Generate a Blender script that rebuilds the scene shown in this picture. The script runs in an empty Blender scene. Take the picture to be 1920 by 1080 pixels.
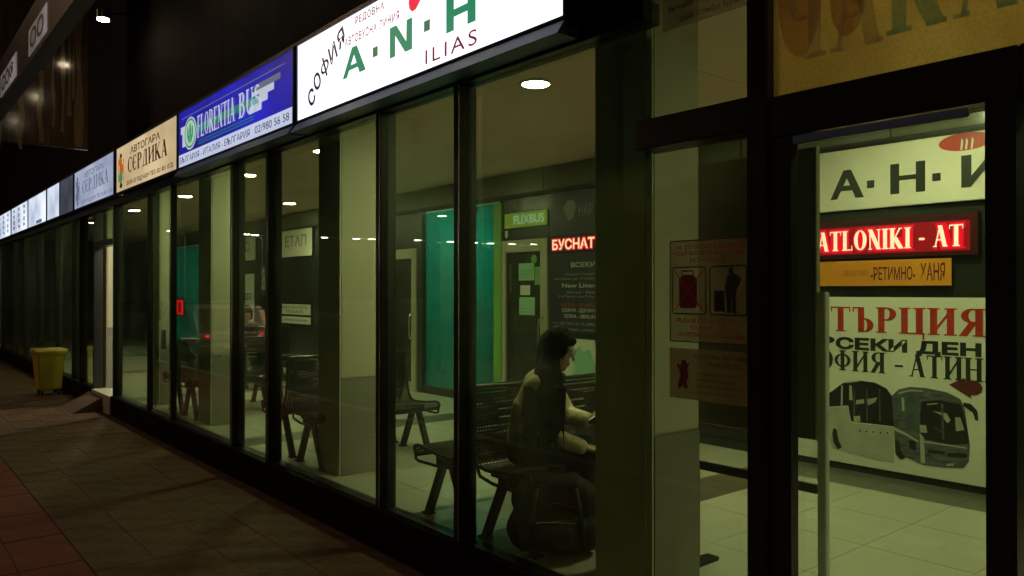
import bpy, bmesh, math, random
from mathutils import Vector, Matrix
R = math.radians
random.seed(7)
scene = bpy.context.scene
col = scene.collection

# ------------------------------------------------------------------ camera, world, exposure
cam_d = bpy.data.cameras.new('camera'); cam = bpy.data.objects.new('camera', cam_d); col.objects.link(cam)
cam_d.lens = 36 * 1450 / 1920; cam_d.sensor_width = 36; cam_d.clip_end = 400; cam_d.clip_start = .05
cam.location = (0, 0, 1.6)
cam.rotation_euler = (R(90.28), 0, R(-39.8))
scene.camera = cam

world = bpy.data.worlds.new('World'); scene.world = world; world.use_nodes = True
wn = world.node_tree.nodes; wl = world.node_tree.links
sky = wn.new('ShaderNodeTexSky'); sky.sky_type = 'NISHITA'; sky.sun_disc = False
sky.sun_elevation = R(-6); sky.sun_rotation = R(200)
bg = wn['Background']; bg.inputs[1].default_value = .05
mixw = wn.new('ShaderNodeMixRGB'); mixw.blend_type = 'ADD'; mixw.inputs[0].default_value = 1
mixw.inputs[2].default_value = (.045, .030, .028, 1)          # town glow on the night sky
wl.new(sky.outputs[0], mixw.inputs[1]); wl.new(mixw.outputs[0], bg.inputs[0])
scene.view_settings.view_transform = 'Standard'; scene.view_settings.look = 'None'
scene.view_settings.exposure = 0; scene.view_settings.gamma = 1
scene.render.engine = 'CYCLES'
cy = scene.cycles
cy.max_bounces = 10; cy.diffuse_bounces = 4; cy.glossy_bounces = 5; cy.transmission_bounces = 4; cy.transparent_max_bounces = 24
cy.caustics_reflective = False; cy.caustics_refractive = False
cy.use_denoising = True; cy.sample_clamp_indirect = 4

# measured bearings: where a sight line of the photograph (1920 wide) meets the vertical plane x = X
def Yp(px, X):
    u = (px - 960) / 1450
    return X * (.768 - .64 * u) / (.64 + .768 * u)
def Zp(px, py, X):
    u = (px - 960) / 1450
    return 1.6 + (547 - py) * X / (.64 + .768 * u) / 1450

# ------------------------------------------------------------------ materials
def pmat(name, c, rough=.6, metal=0, c2=None, scale=6, bump=0, bscale=60, emit=None, estr=0, spec=.5, stretch=None):
    m = bpy.data.materials.new(name); m.use_nodes = True
    n = m.node_tree.nodes; l = m.node_tree.links; b = n['Principled BSDF']
    b.inputs['Base Color'].default_value = (*c, 1); b.inputs['Roughness'].default_value = rough
    b.inputs['Metallic'].default_value = metal; b.inputs['Specular IOR Level'].default_value = spec
    tc = n.new('ShaderNodeTexCoord'); src = tc.outputs['Object']
    if stretch:
        mp = n.new('ShaderNodeMapping'); mp.inputs['Scale'].default_value = stretch; l.new(src, mp.inputs[0]); src = mp.outputs[0]
    c2 = c2 or tuple(v * .78 for v in c)
    nz = n.new('ShaderNodeTexNoise'); nz.inputs['Scale'].default_value = scale; nz.inputs['Detail'].default_value = 7
    nz.inputs['Roughness'].default_value = .62
    l.new(src, nz.inputs[0])
    rp = n.new('ShaderNodeValToRGB'); rp.color_ramp.elements[0].position = .32; rp.color_ramp.elements[1].position = .68
    rp.color_ramp.elements[0].color = (*c2, 1); rp.color_ramp.elements[1].color = (*c, 1)
    l.new(nz.outputs[0], rp.inputs[0]); l.new(rp.outputs[0], b.inputs['Base Color'])
    mr = n.new('ShaderNodeMapRange'); mr.inputs[3].default_value = rough * .82; mr.inputs[4].default_value = min(1, rough * 1.2)
    l.new(nz.outputs[0], mr.inputs[0]); l.new(mr.outputs[0], b.inputs['Roughness'])
    if bump:
        nb = n.new('ShaderNodeTexNoise'); nb.inputs['Scale'].default_value = bscale; nb.inputs['Detail'].default_value = 5
        l.new(src, nb.inputs[0]); bp = n.new('ShaderNodeBump'); bp.inputs['Strength'].default_value = bump; bp.inputs['Distance'].default_value = .01
        l.new(nb.outputs[0], bp.inputs['Height']); l.new(bp.outputs[0], b.inputs['Normal'])
    if emit:
        b.inputs['Emission Color'].default_value = (*emit, 1); b.inputs['Emission Strength'].default_value = estr
    return m
def emat(name, c, s, c2=None, scale=(1, 1, 1), lo=.35, hi=.65, nscale=1.0):
    m = bpy.data.materials.new(name); m.use_nodes = True
    n = m.node_tree.nodes; l = m.node_tree.links; b = n['Principled BSDF']
    b.inputs['Base Color'].default_value = tuple(min(.6, v * .5) for v in c) + (1,); b.inputs['Roughness'].default_value = .35
    b.inputs['Emission Color'].default_value = (*c, 1); b.inputs['Emission Strength'].default_value = s
    if c2:
        tc = n.new('ShaderNodeTexCoord'); mp = n.new('ShaderNodeMapping'); mp.inputs['Scale'].default_value = scale
        nz = n.new('ShaderNodeTexNoise'); nz.inputs['Scale'].default_value = nscale; nz.inputs['Detail'].default_value = 2
        rp = n.new('ShaderNodeValToRGB'); rp.color_ramp.elements[0].position = lo; rp.color_ramp.elements[1].position = hi
        rp.color_ramp.elements[0].color = (*c2, 1); rp.color_ramp.elements[1].color = (*c, 1)
        l.new(tc.outputs['Object'], mp.inputs[0]); l.new(mp.outputs[0], nz.inputs[0]); l.new(nz.outputs[0], rp.inputs[0])
        l.new(rp.outputs[0], b.inputs['Emission Color'])
    return m
def glassmat(name, tint, boost=1.0, rough=.0, film=0, filmc=(.3, .3, .3), dirt_haze=.5):
    m = bpy.data.materials.new(name); m.use_nodes = True
    n = m.node_tree.nodes; l = m.node_tree.links; n.remove(n['Principled BSDF']); out = n['Material Output']
    tr = n.new('ShaderNodeBsdfTransparent'); tr.inputs[0].default_value = (*tint, 1)
    gl = n.new('ShaderNodeBsdfGlossy'); gl.inputs['Roughness'].default_value = rough; gl.inputs[0].default_value = (.9, .95, .9, 1)
    fr = n.new('ShaderNodeFresnel'); fr.inputs[0].default_value = 1.5
    mu = n.new('ShaderNodeMath'); mu.operation = 'MULTIPLY'; mu.inputs[1].default_value = boost; mu.use_clamp = True
    geo = n.new('ShaderNodeNewGeometry')
    inv = n.new('ShaderNodeMath'); inv.operation = 'SUBTRACT'; inv.inputs[0].default_value = 1; l.new(geo.outputs['Backfacing'], inv.inputs[1])
    mu2 = n.new('ShaderNodeMath'); mu2.operation = 'MULTIPLY'; l.new(mu.outputs[0], mu2.inputs[0]); l.new(inv.outputs[0], mu2.inputs[1])
    mx = n.new('ShaderNodeMixShader'); l.new(fr.outputs[0], mu.inputs[0]); l.new(mu2.outputs[0], mx.inputs[0])
    l.new(tr.outputs[0], mx.inputs[1]); l.new(gl.outputs[0], mx.inputs[2])
    last = mx
    # smears and dust on the pane, plus a green veil imitating haze glow
    tc = n.new('ShaderNodeTexCoord'); mp = n.new('ShaderNodeMapping'); mp.inputs['Scale'].default_value = (1, 1, .35)
    nz = n.new('ShaderNodeTexNoise'); nz.inputs['Scale'].default_value = 2.2; nz.inputs['Detail'].default_value = 8; nz.inputs['Roughness'].default_value = .6
    l.new(tc.outputs['Object'], mp.inputs[0]); l.new(mp.outputs[0], nz.inputs[0])
    mr = n.new('ShaderNodeMapRange'); mr.inputs[1].default_value = .45; mr.inputs[2].default_value = .8; mr.inputs[3].default_value = .022 * dirt_haze; mr.inputs[4].default_value = .11 * dirt_haze
    l.new(nz.outputs[0], mr.inputs[0])
    dd = n.new('ShaderNodeBsdfDiffuse'); dd.inputs[0].default_value = (.35, .36, .3, 1)
    tt = n.new('ShaderNodeBsdfTranslucent'); tt.inputs[0].default_value = (.45, .60, .34, 1)
    df = n.new('ShaderNodeMixShader'); df.inputs[0].default_value = .6; l.new(dd.outputs[0], df.inputs[1]); l.new(tt.outputs[0], df.inputs[2])
    m2 = n.new('ShaderNodeMixShader'); l.new(mr.outputs[0], m2.inputs[0]); l.new(mx.outputs[0], m2.inputs[1]); l.new(df.outputs[0], m2.inputs[2])
    l.new(m2.outputs[0], out.inputs[0])
    return m
def filmmat(name, c, trans, c2=None, c3=None, scale=4, opacity=1.0):
    """printed translucent film: part diffuse, part letting light through"""
    m = bpy.data.materials.new(name); m.use_nodes = True
    n = m.node_tree.nodes; l = m.node_tree.links; n.remove(n['Principled BSDF']); out = n['Material Output']
    df = n.new('ShaderNodeBsdfDiffuse'); tl = n.new('ShaderNodeBsdfTranslucent'); tp = n.new('ShaderNodeBsdfTransparent')
    gl = n.new('ShaderNodeBsdfGlossy'); gl.inputs['Roughness'].default_value = .25
    tc = n.new('ShaderNodeTexCoord'); nz = n.new('ShaderNodeTexNoise'); nz.inputs['Scale'].default_value = scale; nz.inputs['Detail'].default_value = 4
    l.new(tc.outputs['Object'], nz.inputs[0])
    rp = n.new('ShaderNodeValToRGB'); rp.color_ramp.elements[0].position = .4; rp.color_ramp.elements[1].position = .62
    rp.color_ramp.elements[0].color = (*(c2 or c), 1); rp.color_ramp.elements[1].color = (*c, 1)
    l.new(nz.outputs[0], rp.inputs[0])
    nf = n.new('ShaderNodeTexNoise'); nf.inputs['Scale'].default_value = 90; l.new(tc.outputs['Object'], nf.inputs[0])
    mm = n.new('ShaderNodeMixRGB'); mm.blend_type = 'MULTIPLY'; mm.inputs[0].default_value = .38; l.new(rp.outputs[0], mm.inputs[1]); l.new(nf.outputs[0], mm.inputs[2])
    for s in (df, tl): l.new(mm.outputs[0], s.inputs[0])
    a = n.new('ShaderNodeMixShader'); a.inputs[0].default_value = trans; l.new(df.outputs[0], a.inputs[1]); l.new(tl.outputs[0], a.inputs[2])
    b = n.new('ShaderNodeMixShader'); b.inputs[0].default_value = opacity; l.new(tp.outputs[0], b.inputs[1]); l.new(a.outputs[0], b.inputs[2])
    g = n.new('ShaderNodeMixShader'); g.inputs[0].default_value = .04; l.new(b.outputs[0], g.inputs[1]); l.new(gl.outputs[0], g.inputs[2])
    l.new(g.outputs[0], out.inputs[0])
    return m
def perfmat(name, c, pitch=.021, hole=.33):
    """perforated steel sheet: small round holes through painted metal"""
    m = pmat(name, c, .3, .8, bump=0)
    n = m.node_tree.nodes; l = m.node_tree.links; b = n['Principled BSDF']; out = n['Material Output']
    uv = n.new('ShaderNodeUVMap'); mp = n.new('ShaderNodeVectorMath'); mp.operation = 'SCALE'; mp.inputs['Scale'].default_value = 1 / pitch
    fr = n.new('ShaderNodeVectorMath'); fr.operation = 'FRACTION'; sb = n.new('ShaderNodeVectorMath'); sb.operation = 'SUBTRACT'; sb.inputs[1].default_value = (.5, .5, 0)
    ln = n.new('ShaderNodeVectorMath'); ln.operation = 'LENGTH'; lt = n.new('ShaderNodeMath'); lt.operation = 'LESS_THAN'; lt.inputs[1].default_value = hole
    l.new(uv.outputs[0], mp.inputs[0]); l.new(mp.outputs[0], fr.inputs[0]); l.new(fr.outputs[0], sb.inputs[0]); l.new(sb.outputs[0], ln.inputs[0]); l.new(ln.outputs['Value'], lt.inputs[0])
    tp = n.new('ShaderNodeBsdfTransparent'); mx = n.new('ShaderNodeMixShader')
    l.new(lt.outputs[0], mx.inputs[0]); l.new(b.outputs[0], mx.inputs[1]); l.new(tp.outputs[0], mx.inputs[2]); l.new(mx.outputs[0], out.inputs[0])
    return m

M = {}
M['black'] = pmat('black_metal', (.012, .012, .012), .32, 0, scale=3, spec=.5)
M['sill'] = pmat('sill_metal', (.004, .002, .002), .75, 0, scale=5, spec=.12)
M['trim'] = pmat('grey_blue_trim', (.10, .17, .36), .4, .1, scale=4)
M['darkwall'] = pmat('dark_cladding', (.006, .005, .005), .8, 0, scale=2, spec=.2)
M['glass'] = glassmat('tinted_glass', (.625, .695, .545), 1.6)
M['glass_clear'] = glassmat('office_glass', (.75, .8, .75), 1.0)
M['green_glass'] = glassmat('green_glass', (.17, .84, .86), 1.0, dirt_haze=.2)
M['cream'] = pmat('cream_paint', (.60, .56, .40), .6, c2=(.54, .50, .36), scale=2, bump=.15, bscale=90)
M['greypaint'] = pmat('grey_paint', (.27, .26, .20), .55, c2=(.22, .21, .17), scale=3, bump=.15, bscale=90)
M['palegreen'] = pmat('pale_green_lift', (.72, .78, .56), .7, c2=(.58, .64, .46), scale=2.5, bump=.2)  # paler than the shaft colours, so the street sides look brighter
M['colstreet'] = pmat('brown_plaster', (.46, .35, .22), .7, c2=(.36, .27, .17), scale=5, bump=.2)
M['ceiling'] = pmat('ceiling_board', (.82, .60, .50), .7, c2=(.70, .50, .42), scale=.9, bump=.1)
M['tile'] = pmat('light_floor_tile', (.58, .58, .45), .30, c2=(.46, .46, .36), scale=1.3, bump=.05, bscale=20)
M['tile_dark'] = pmat('dark_floor_tile', (.14, .135, .10), .3, c2=(.10, .10, .08), scale=5)
M['grout'] = pmat('floor_grout', (.36, .36, .27), .7)
M['fascia'] = pmat('glossy_fascia', (.16, .17, .12), .22, c2=(.13, .14, .10), scale=1.2)
M['joint'] = pmat('joint_black', (.02, .02, .018), .6)
M['office_dark'] = pmat('office_dark', (.025, .026, .02), .25, scale=2)
M['alu'] = pmat('door_frame_aluminium', (.46, .44, .31), .4, .25, c2=(.40, .38, .27), scale=6)
M['chrome'] = pmat('polished_steel', (.7, .7, .66), .18, 1)
M['bench'] = pmat('bench_steel', (.07, .065, .055), .28, .85)
M['bench_perf'] = perfmat('bench_perforated_steel', (.08, .072, .06))
M['leg'] = pmat('bench_leg_paint', (.035, .033, .028), .35, .4)
M['paper_w'] = pmat('white_print', (.70, .70, .62), .5, c2=(.57, .57, .48), scale=2)
M['board_w'] = pmat('glossy_white_board', (.78, .74, .62), .38, c2=(.70, .66, .55), scale=2)
M['poster'] = pmat('poster_paper', (.80, .79, .66), .3, c2=(.73, .72, .59), scale=1)
M['ink'] = pmat('black_ink', (.018, .022, .016), .4)
M['ink_red'] = pmat('red_ink', (.50, .035, .02), .4)
M['ink_orange'] = pmat('orange_red_ink', (.42, .07, .03), .4)
M['ink_grey'] = pmat('grey_ink', (.30, .31, .27), .5)
M['ink_white'] = pmat('white_lettering', (.62, .63, .58), .5)
M['ink_maroon'] = pmat('maroon_ink', (.12, .012, .014), .5)
M['orange'] = pmat('orange_banner', (.75, .30, .02), .45, c2=(.70, .24, .015), scale=2)
M['lime'] = pmat('lime_panel', (.20, .46, .09), .4)
M['papergreen'] = pmat('green_paper', (.30, .62, .36), .5)
M['navy'] = pmat('navy_poster', (.035, .037, .05), .3)
M['bus_body'] = pmat('bus_print_grey', (.16, .17, .16), .3, c2=(.035, .04, .05), scale=14, stretch=(1, 3, 1))
M['bus_pale'] = pmat('bus_print_pale', (.50, .50, .40), .3)
M['bus_glass'] = pmat('bus_print_glass', (.012, .013, .014), .3)
M['bus_blue'] = pmat('bus_print_blue', (.045, .065, .08), .3, c2=(.10, .12, .12), scale=12)
M['boardback'] = pmat('brown_board', (.085, .06, .035), .5, c2=(.06, .042, .026), scale=2.5)
M['yellow_bin'] = pmat('yellow_plastic', (.40, .31, .04), .45, c2=(.40, .30, .03), scale=7, bump=.1, bscale=12)
M['rubber'] = pmat('rubber', (.015, .015, .015), .6)
M['slab'] = [pmat('paving_slab_' + k, c, .85, c2=tuple(v * .42 for v in c), scale=6, bump=1.0, bscale=35, spec=.2) for k, c in
             (('brown', (.140, .080, .050)), ('umber', (.122, .072, .045)), ('grey', (.130, .080, .052)), ('warm', (.150, .080, .046)))]
M['redpave'] = pmat('red_paving', (.19, .055, .045), .85, spec=.2, c2=(.10, .032, .025), scale=3, bump=.4, bscale=50)
M['pavejoint'] = pmat('pavement_bed', (.055, .038, .026), .9, bump=.3)
M['asphalt'] = pmat('asphalt', (.05, .048, .045), .8, c2=(.035, .034, .032), scale=20, bump=.5, bscale=200)
M['kerb'] = pmat('kerb_stone', (.26, .24, .21), .8, bump=.3)
M['ramp'] = pmat('brown_ramp', (.085, .052, .03), .8, c2=(.06, .038, .022), scale=8)
M['skin'] = pmat('skin', (.50, .28, .17), .5, c2=(.46, .25, .15), scale=10)
M['hair'] = pmat('dark_brown_hair', (.004, .003, .002), .75, spec=.12, c2=(.009, .006, .004), scale=14, bump=.6, bscale=90, stretch=(1, 1, .12))
M['jacket'] = pmat('beige_fleece', (.86, .77, .54), .9, c2=(.42, .34, .22), scale=9, bump=.8, bscale=90)
M['scarf'] = pmat('dark_scarf', (.012, .009, .007), .9, c2=(.03, .02, .015), scale=20, bump=.6)
M['trousers'] = pmat('black_cloth', (.008, .008, .009), .85, bump=.3)
M['shirt_dark'] = pmat('dark_jacket', (.03, .032, .03), .8, bump=.3)
M['shirt_grey'] = pmat('grey_jacket', (.16, .16, .15), .8, bump=.3)
M['bag'] = pmat('black_bag_fabric', (.012, .011, .011), .7, bump=.5, bscale=150)
M['screen'] = emat('phone_screen', (.75, .85, .8), .8)
M['white_plastic'] = pmat('white_plastic', (.7, .7, .66), .35)
M['lampwarm'] = emat('downlight_lens', (.97, .95, .66), 570)
M['lampstreet'] = emat('street_lamp_lens', (1, .60, .33), 215)
M['lampfar'] = emat('far_lamp_lens', (1, .90, .72), 75)
M['lampcan'] = emat('canopy_lamp_lens', (1, .80, .50), 45)
M['lampoffice'] = emat('office_tube_lens', (.8, 1, .95), 52)
M['lit_white'] = emat('lit_white_acrylic', (1.0, .985, 1.0), 1.35, c2=(.62, .70, .95), scale=(1.2, 1.2, 1.2), lo=.22, hi=.46)
M['lit_blue'] = emat('lit_blue_acrylic', (.020, .020, .62), .8, c2=(.012, .012, .22), scale=(.8, 1.2, 1.2), lo=.35, hi=.62)
M['lit_strip'] = emat('lit_white_strip', (.62, .68, .90), .85)
M['lit_tan'] = emat('lit_cream_acrylic', (.80, .62, .36), .85, c2=(.50, .36, .19), scale=(1, 1.3, 1), lo=.3, hi=.6)
M['lit_pale'] = emat('lit_pale_blue_acrylic', (.50, .56, .74), .8, c2=(.28, .33, .47), scale=(1, 1.3, 1), lo=.3, hi=.6)
M['lit_cold'] = emat('lit_cold_white_acrylic', (.80, .88, 1.0), 1.15, c2=(.30, .36, .50), scale=(.9, 1, 1), lo=.32, hi=.6)
M['lit_dim'] = emat('lit_dim_acrylic', (.16, .19, .26), .5, c2=(.05, .06, .09), scale=(1, 1, 1))
M['lit_lime'] = emat('lit_lime_acrylic', (.42, .62, .07), .28)
M['s_green'] = emat('sign_green', (.0, .24, .12), .9)
M['s_dkgreen'] = emat('sign_dark_green', (.04, .17, .10), .8)
M['s_navy'] = emat('sign_navy', (.012, .010, .035), .8)
M['s_maroon'] = emat('sign_maroon', (.20, .02, .04), .8)
M['s_red'] = emat('sign_red', (.85, .01, .06), 1.0)
M['s_brown'] = emat('sign_brown', (.05, .018, .008), .8)
M['s_orange'] = emat('sign_orange', (.55, .13, .02), .8)
M['s_grey'] = emat('sign_blue_grey', (.14, .16, .24), .8)
M['s_silver'] = emat('sign_silver', (.55, .60, .72), .85)
M['s_teal'] = emat('sign_teal', (.02, .22, .20), .8)
M['s_leaf'] = emat('sign_leaf_green', (.03, .30, .12), .8)
M['s_mint'] = emat('sign_mint', (.45, .70, .55), .8)
M['led'] = emat('led_letters', (1, .62, .55), 2.6)
M['led_panel'] = emat('led_panel_red', (.06, .0, .003), .6, c2=(.03, 0, .001), scale=(2, 6, 1))  # dim red emission stands in for the letters' glow on the panel
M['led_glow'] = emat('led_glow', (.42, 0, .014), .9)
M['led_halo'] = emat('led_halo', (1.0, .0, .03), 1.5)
M['led_red'] = emat('led_red', (1, .01, .02), 1.6)
M['tail'] = emat('tail_light', (1, .03, .02), 2.5)
M['film_gold'] = filmmat('gold_translucent_film', (.92, .80, .36), .72, c2=(.74, .62, .26), scale=3)
M['film_beige'] = filmmat('beige_film_letter', (1, .97, .90), .85, c2=(.97, .92, .84))
M['film_teal'] = filmmat('teal_film_letter', (.62, .93, 1.0), .85, c2=(.7, .92, .9))
M['film_orange'] = filmmat('orange_film', (.88, .60, .40), .8, c2=(.9, .72, .45), scale=9)
M['film_notice'] = filmmat('brown_notice_film', (.62, .52, .32), .62, c2=(.54, .44, .26), opacity=.42)
M['film_notice2'] = filmmat('brown_paper_notice', (.50, .40, .23), .55, c2=(.42, .33, .19), opacity=.62)
M['film_head'] = filmmat('faint_header_film', (.50, .36, .24), .4, opacity=.35)
M['beam_face'] = emat('dim_grey_acrylic', (.34, .30, .30), .55, c2=(.10, .09, .09), scale=(2, 2, 1))
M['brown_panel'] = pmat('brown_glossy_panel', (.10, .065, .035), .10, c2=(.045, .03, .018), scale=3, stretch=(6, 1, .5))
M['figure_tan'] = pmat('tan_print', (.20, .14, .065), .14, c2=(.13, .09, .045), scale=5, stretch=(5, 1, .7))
M['car_paint'] = pmat('silver_car_paint', (.45, .45, .45), .25, .4)
M['concrete'] = pmat('concrete', (.25, .23, .2), .85, bump=.3)
M['room_white'] = pmat('office_plaster', (.55, .6, .5), .8)

# ------------------------------------------------------------------ builders
def link(name, me, mat, parent=None, loc=(0, 0, 0), rot=(0, 0, 0)):
    o = bpy.data.objects.new(name, me); col.objects.link(o)
    if mat and not me.materials: me.materials.append(mat)
    o.location = loc; o.rotation_euler = rot
    if parent is not None: o.parent = parent
    return o
class MB:
    def __init__(s): s.v = []; s.f = []
    def box(s, x0, x1, y0, y1, z0, z1):
        n = len(s.v); s.v += [(x, y, z) for z in (z0, z1) for y in (y0, y1) for x in (x0, x1)]
        s.f += [[n + i for i in q] for q in ((0, 2, 3, 1), (4, 5, 7, 6), (0, 1, 5, 4), (2, 6, 7, 3), (0, 4, 6, 2), (1, 3, 7, 5))]; return s
    def tube(s, pts, r, seg=8, close=False, caps=True):
        pts = [Vector(p) for p in pts]; n0 = len(s.v); N = len(pts)
        rr = r if isinstance(r, (list, tuple)) else [r] * N
        up = None
        for i, p in enumerate(pts):
            a = pts[i - 1] if (i > 0 or close) else p; b = pts[(i + 1) % N] if (i < N - 1 or close) else p
            t = (b - a).normalized()
            if up is None: up = Vector((0, 0, 1)) if abs(t.z) < .9 else Vector((1, 0, 0))
            sd = t.cross(up).normalized(); u2 = sd.cross(t).normalized(); up = u2
            for k in range(seg):
                an = 2 * math.pi * k / seg; s.v.append(tuple(p + (sd * math.cos(an) + u2 * math.sin(an)) * rr[i]))
        for i in range(N if close else N - 1):
            for k in range(seg):
                a = n0 + i * seg; b = n0 + ((i + 1) % N) * seg; k2 = (k + 1) % seg
                s.f.append([a + k, a + k2, b + k2, b + k])
        if not close and caps:
            s.f.append([n0 + k for k in range(seg)][::-1]); s.f.append([n0 + (N - 1) * seg + k for k in range(seg)])
        return s
    def cyl(s, x, y, z0, z1, r, r2=None, seg=24):
        return s.tube([(x, y, z0), (x, y, z1)], [r, r if r2 is None else r2], seg)
    def prism(s, poly, w0, w1, axis='z'):
        """closed outline in two axes, thickness along the third"""
        f = {'z': lambda a, b, w: (a, b, w), 'y': lambda a, b, w: (a, w, b), 'x': lambda a, b, w: (w, a, b)}[axis]
        n = len(s.v); k = len(poly)
        s.v += [f(a, b, w0) for a, b in poly] + [f(a, b, w1) for a, b in poly]
        s.f.append(list(range(n, n + k))[::-1]); s.f.append(list(range(n + k, n + 2 * k)))
        for i in range(k): j = (i + 1) % k; s.f.append([n + i, n + j, n + k + j, n + k + i])
        return s
    def build(s, name, mat, parent=None, loc=(0, 0, 0), rot=(0, 0, 0), bevel=0, smooth=False, seg=2):
        me = bpy.data.meshes.new(name); me.from_pydata(s.v, [], s.f)
        bm = bmesh.new(); bm.from_mesh(me); bmesh.ops.recalc_face_normals(bm, faces=bm.faces)
        if bevel: bmesh.ops.bevel(bm, geom=list(bm.edges), offset=bevel, segments=seg, affect='EDGES', clamp_overlap=True)
        bm.to_mesh(me); bm.free()
        if smooth:
            me.shade_smooth() if hasattr(me, 'shade_smooth') else None
            if smooth == 'auto': me.set_sharp_from_angle(angle=R(35))
        return link(name, me, mat, parent, loc, rot)
def tag(o, label=None, cat=None, group=None, kind=None):
    if label: o['label'] = label
    if cat: o['category'] = cat
    if group: o['group'] = group
    if kind: o['kind'] = kind
    return o
def empty(name, loc, rot=(0, 0, 0), **k):
    o = bpy.data.objects.new(name, None); col.objects.link(o); o.location = loc; o.rotation_euler = rot; o.empty_display_size = .1
    return tag(o, **k)
def children(o): return [c for c in bpy.data.objects if c.parent == o]
def copy_tree(o, parent=None, kids=None):
    c = o.copy(); col.objects.link(c)
    if parent is not None: c.parent = parent
    for ch in children(o): copy_tree(ch, c)
    return c
FACE = (R(90), 0, R(-90))        # local u runs along the front (to the right as seen from the street), v up, w out to the street
def face(name, X, Y, z, **k): return empty(name, (X, Y, z), FACE, **k)
def slab(u0, u1, v0, v1, w0, w1): return MB().box(u0, u1, v0, v1, w0, w1)

# text: built-in font converted to flat lettering fitted into a box
def text_me(s, u0, u1, v0, v1, w, bold=0, shear=0, space=1.0, align='LEFT', line=1.0, fit=True):
    cu = bpy.data.curves.new('lettering', 'FONT'); cu.body = s; cu.offset = bold; cu.shear = shear; cu.space_character = space; cu.align_x = align; cu.space_line = line
    cu.resolution_u = 4
    o = bpy.data.objects.new('tmp', cu); col.objects.link(o)
    dg = bpy.context.evaluated_depsgraph_get()
    me = bpy.data.meshes.new_from_object(o.evaluated_get(dg), depsgraph=dg)
    bpy.data.objects.remove(o); bpy.data.curves.remove(cu)
    me.materials.clear(); me.name = 'lettering'
    xs = [v.co.x for v in me.vertices]; ys = [v.co.y for v in me.vertices]
    if not xs: return me
    a, b, c, d = min(xs), max(xs), min(ys), max(ys)
    sx = (u1 - u0) / (b - a); sy = (v1 - v0) / max(d - c, 1e-6)
    for v in me.vertices: v.co = (u0 + (v.co.x - a) * sx, v0 + (v.co.y - c) * sy, w)
    return me
def text(s, u0, u1, v0, v1, w, mat, parent, name='lettering', **k):
    return link(name, text_me(s, u0, u1, v0, v1, w, **k), mat, parent)
# serif lettering from thick and thin strokes
def _L(x0, y0, x1, y1, w):
    d = Vector((x1 - x0, y1 - y0)); n = Vector((-d.y, d.x)).normalized() * w / 2
    if abs(d.x) > 1e-6 and abs(d.y) > 1e-6:      # slanted strokes keep flat ends
        h = w / 2 * d.length / abs(d.y)
        return [(x0 - h, y0), (x0 + h, y0), (x1 + h, y1), (x1 - h, y1)]
    return [(x0 - n.x, y0 - n.y), (x0 + n.x, y0 + n.y), (x1 + n.x, y1 + n.y), (x1 - n.x, y1 - n.y)]
def _A(cx, cy, rx, ry, a0, a1, w, t, n=14):
    qs = []
    for i in range(n):
        a, b = R(a0 + (a1 - a0) * i / n), R(a0 + (a1 - a0) * (i + 1) / n)
        P = lambda an, k: (cx + (rx - (w if k else 0)) * math.cos(an), cy + (ry - (t if k else 0)) * math.sin(an))
        qs.append([P(a, 0), P(b, 0), P(b, 1), P(a, 1)])
    return qs
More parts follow.
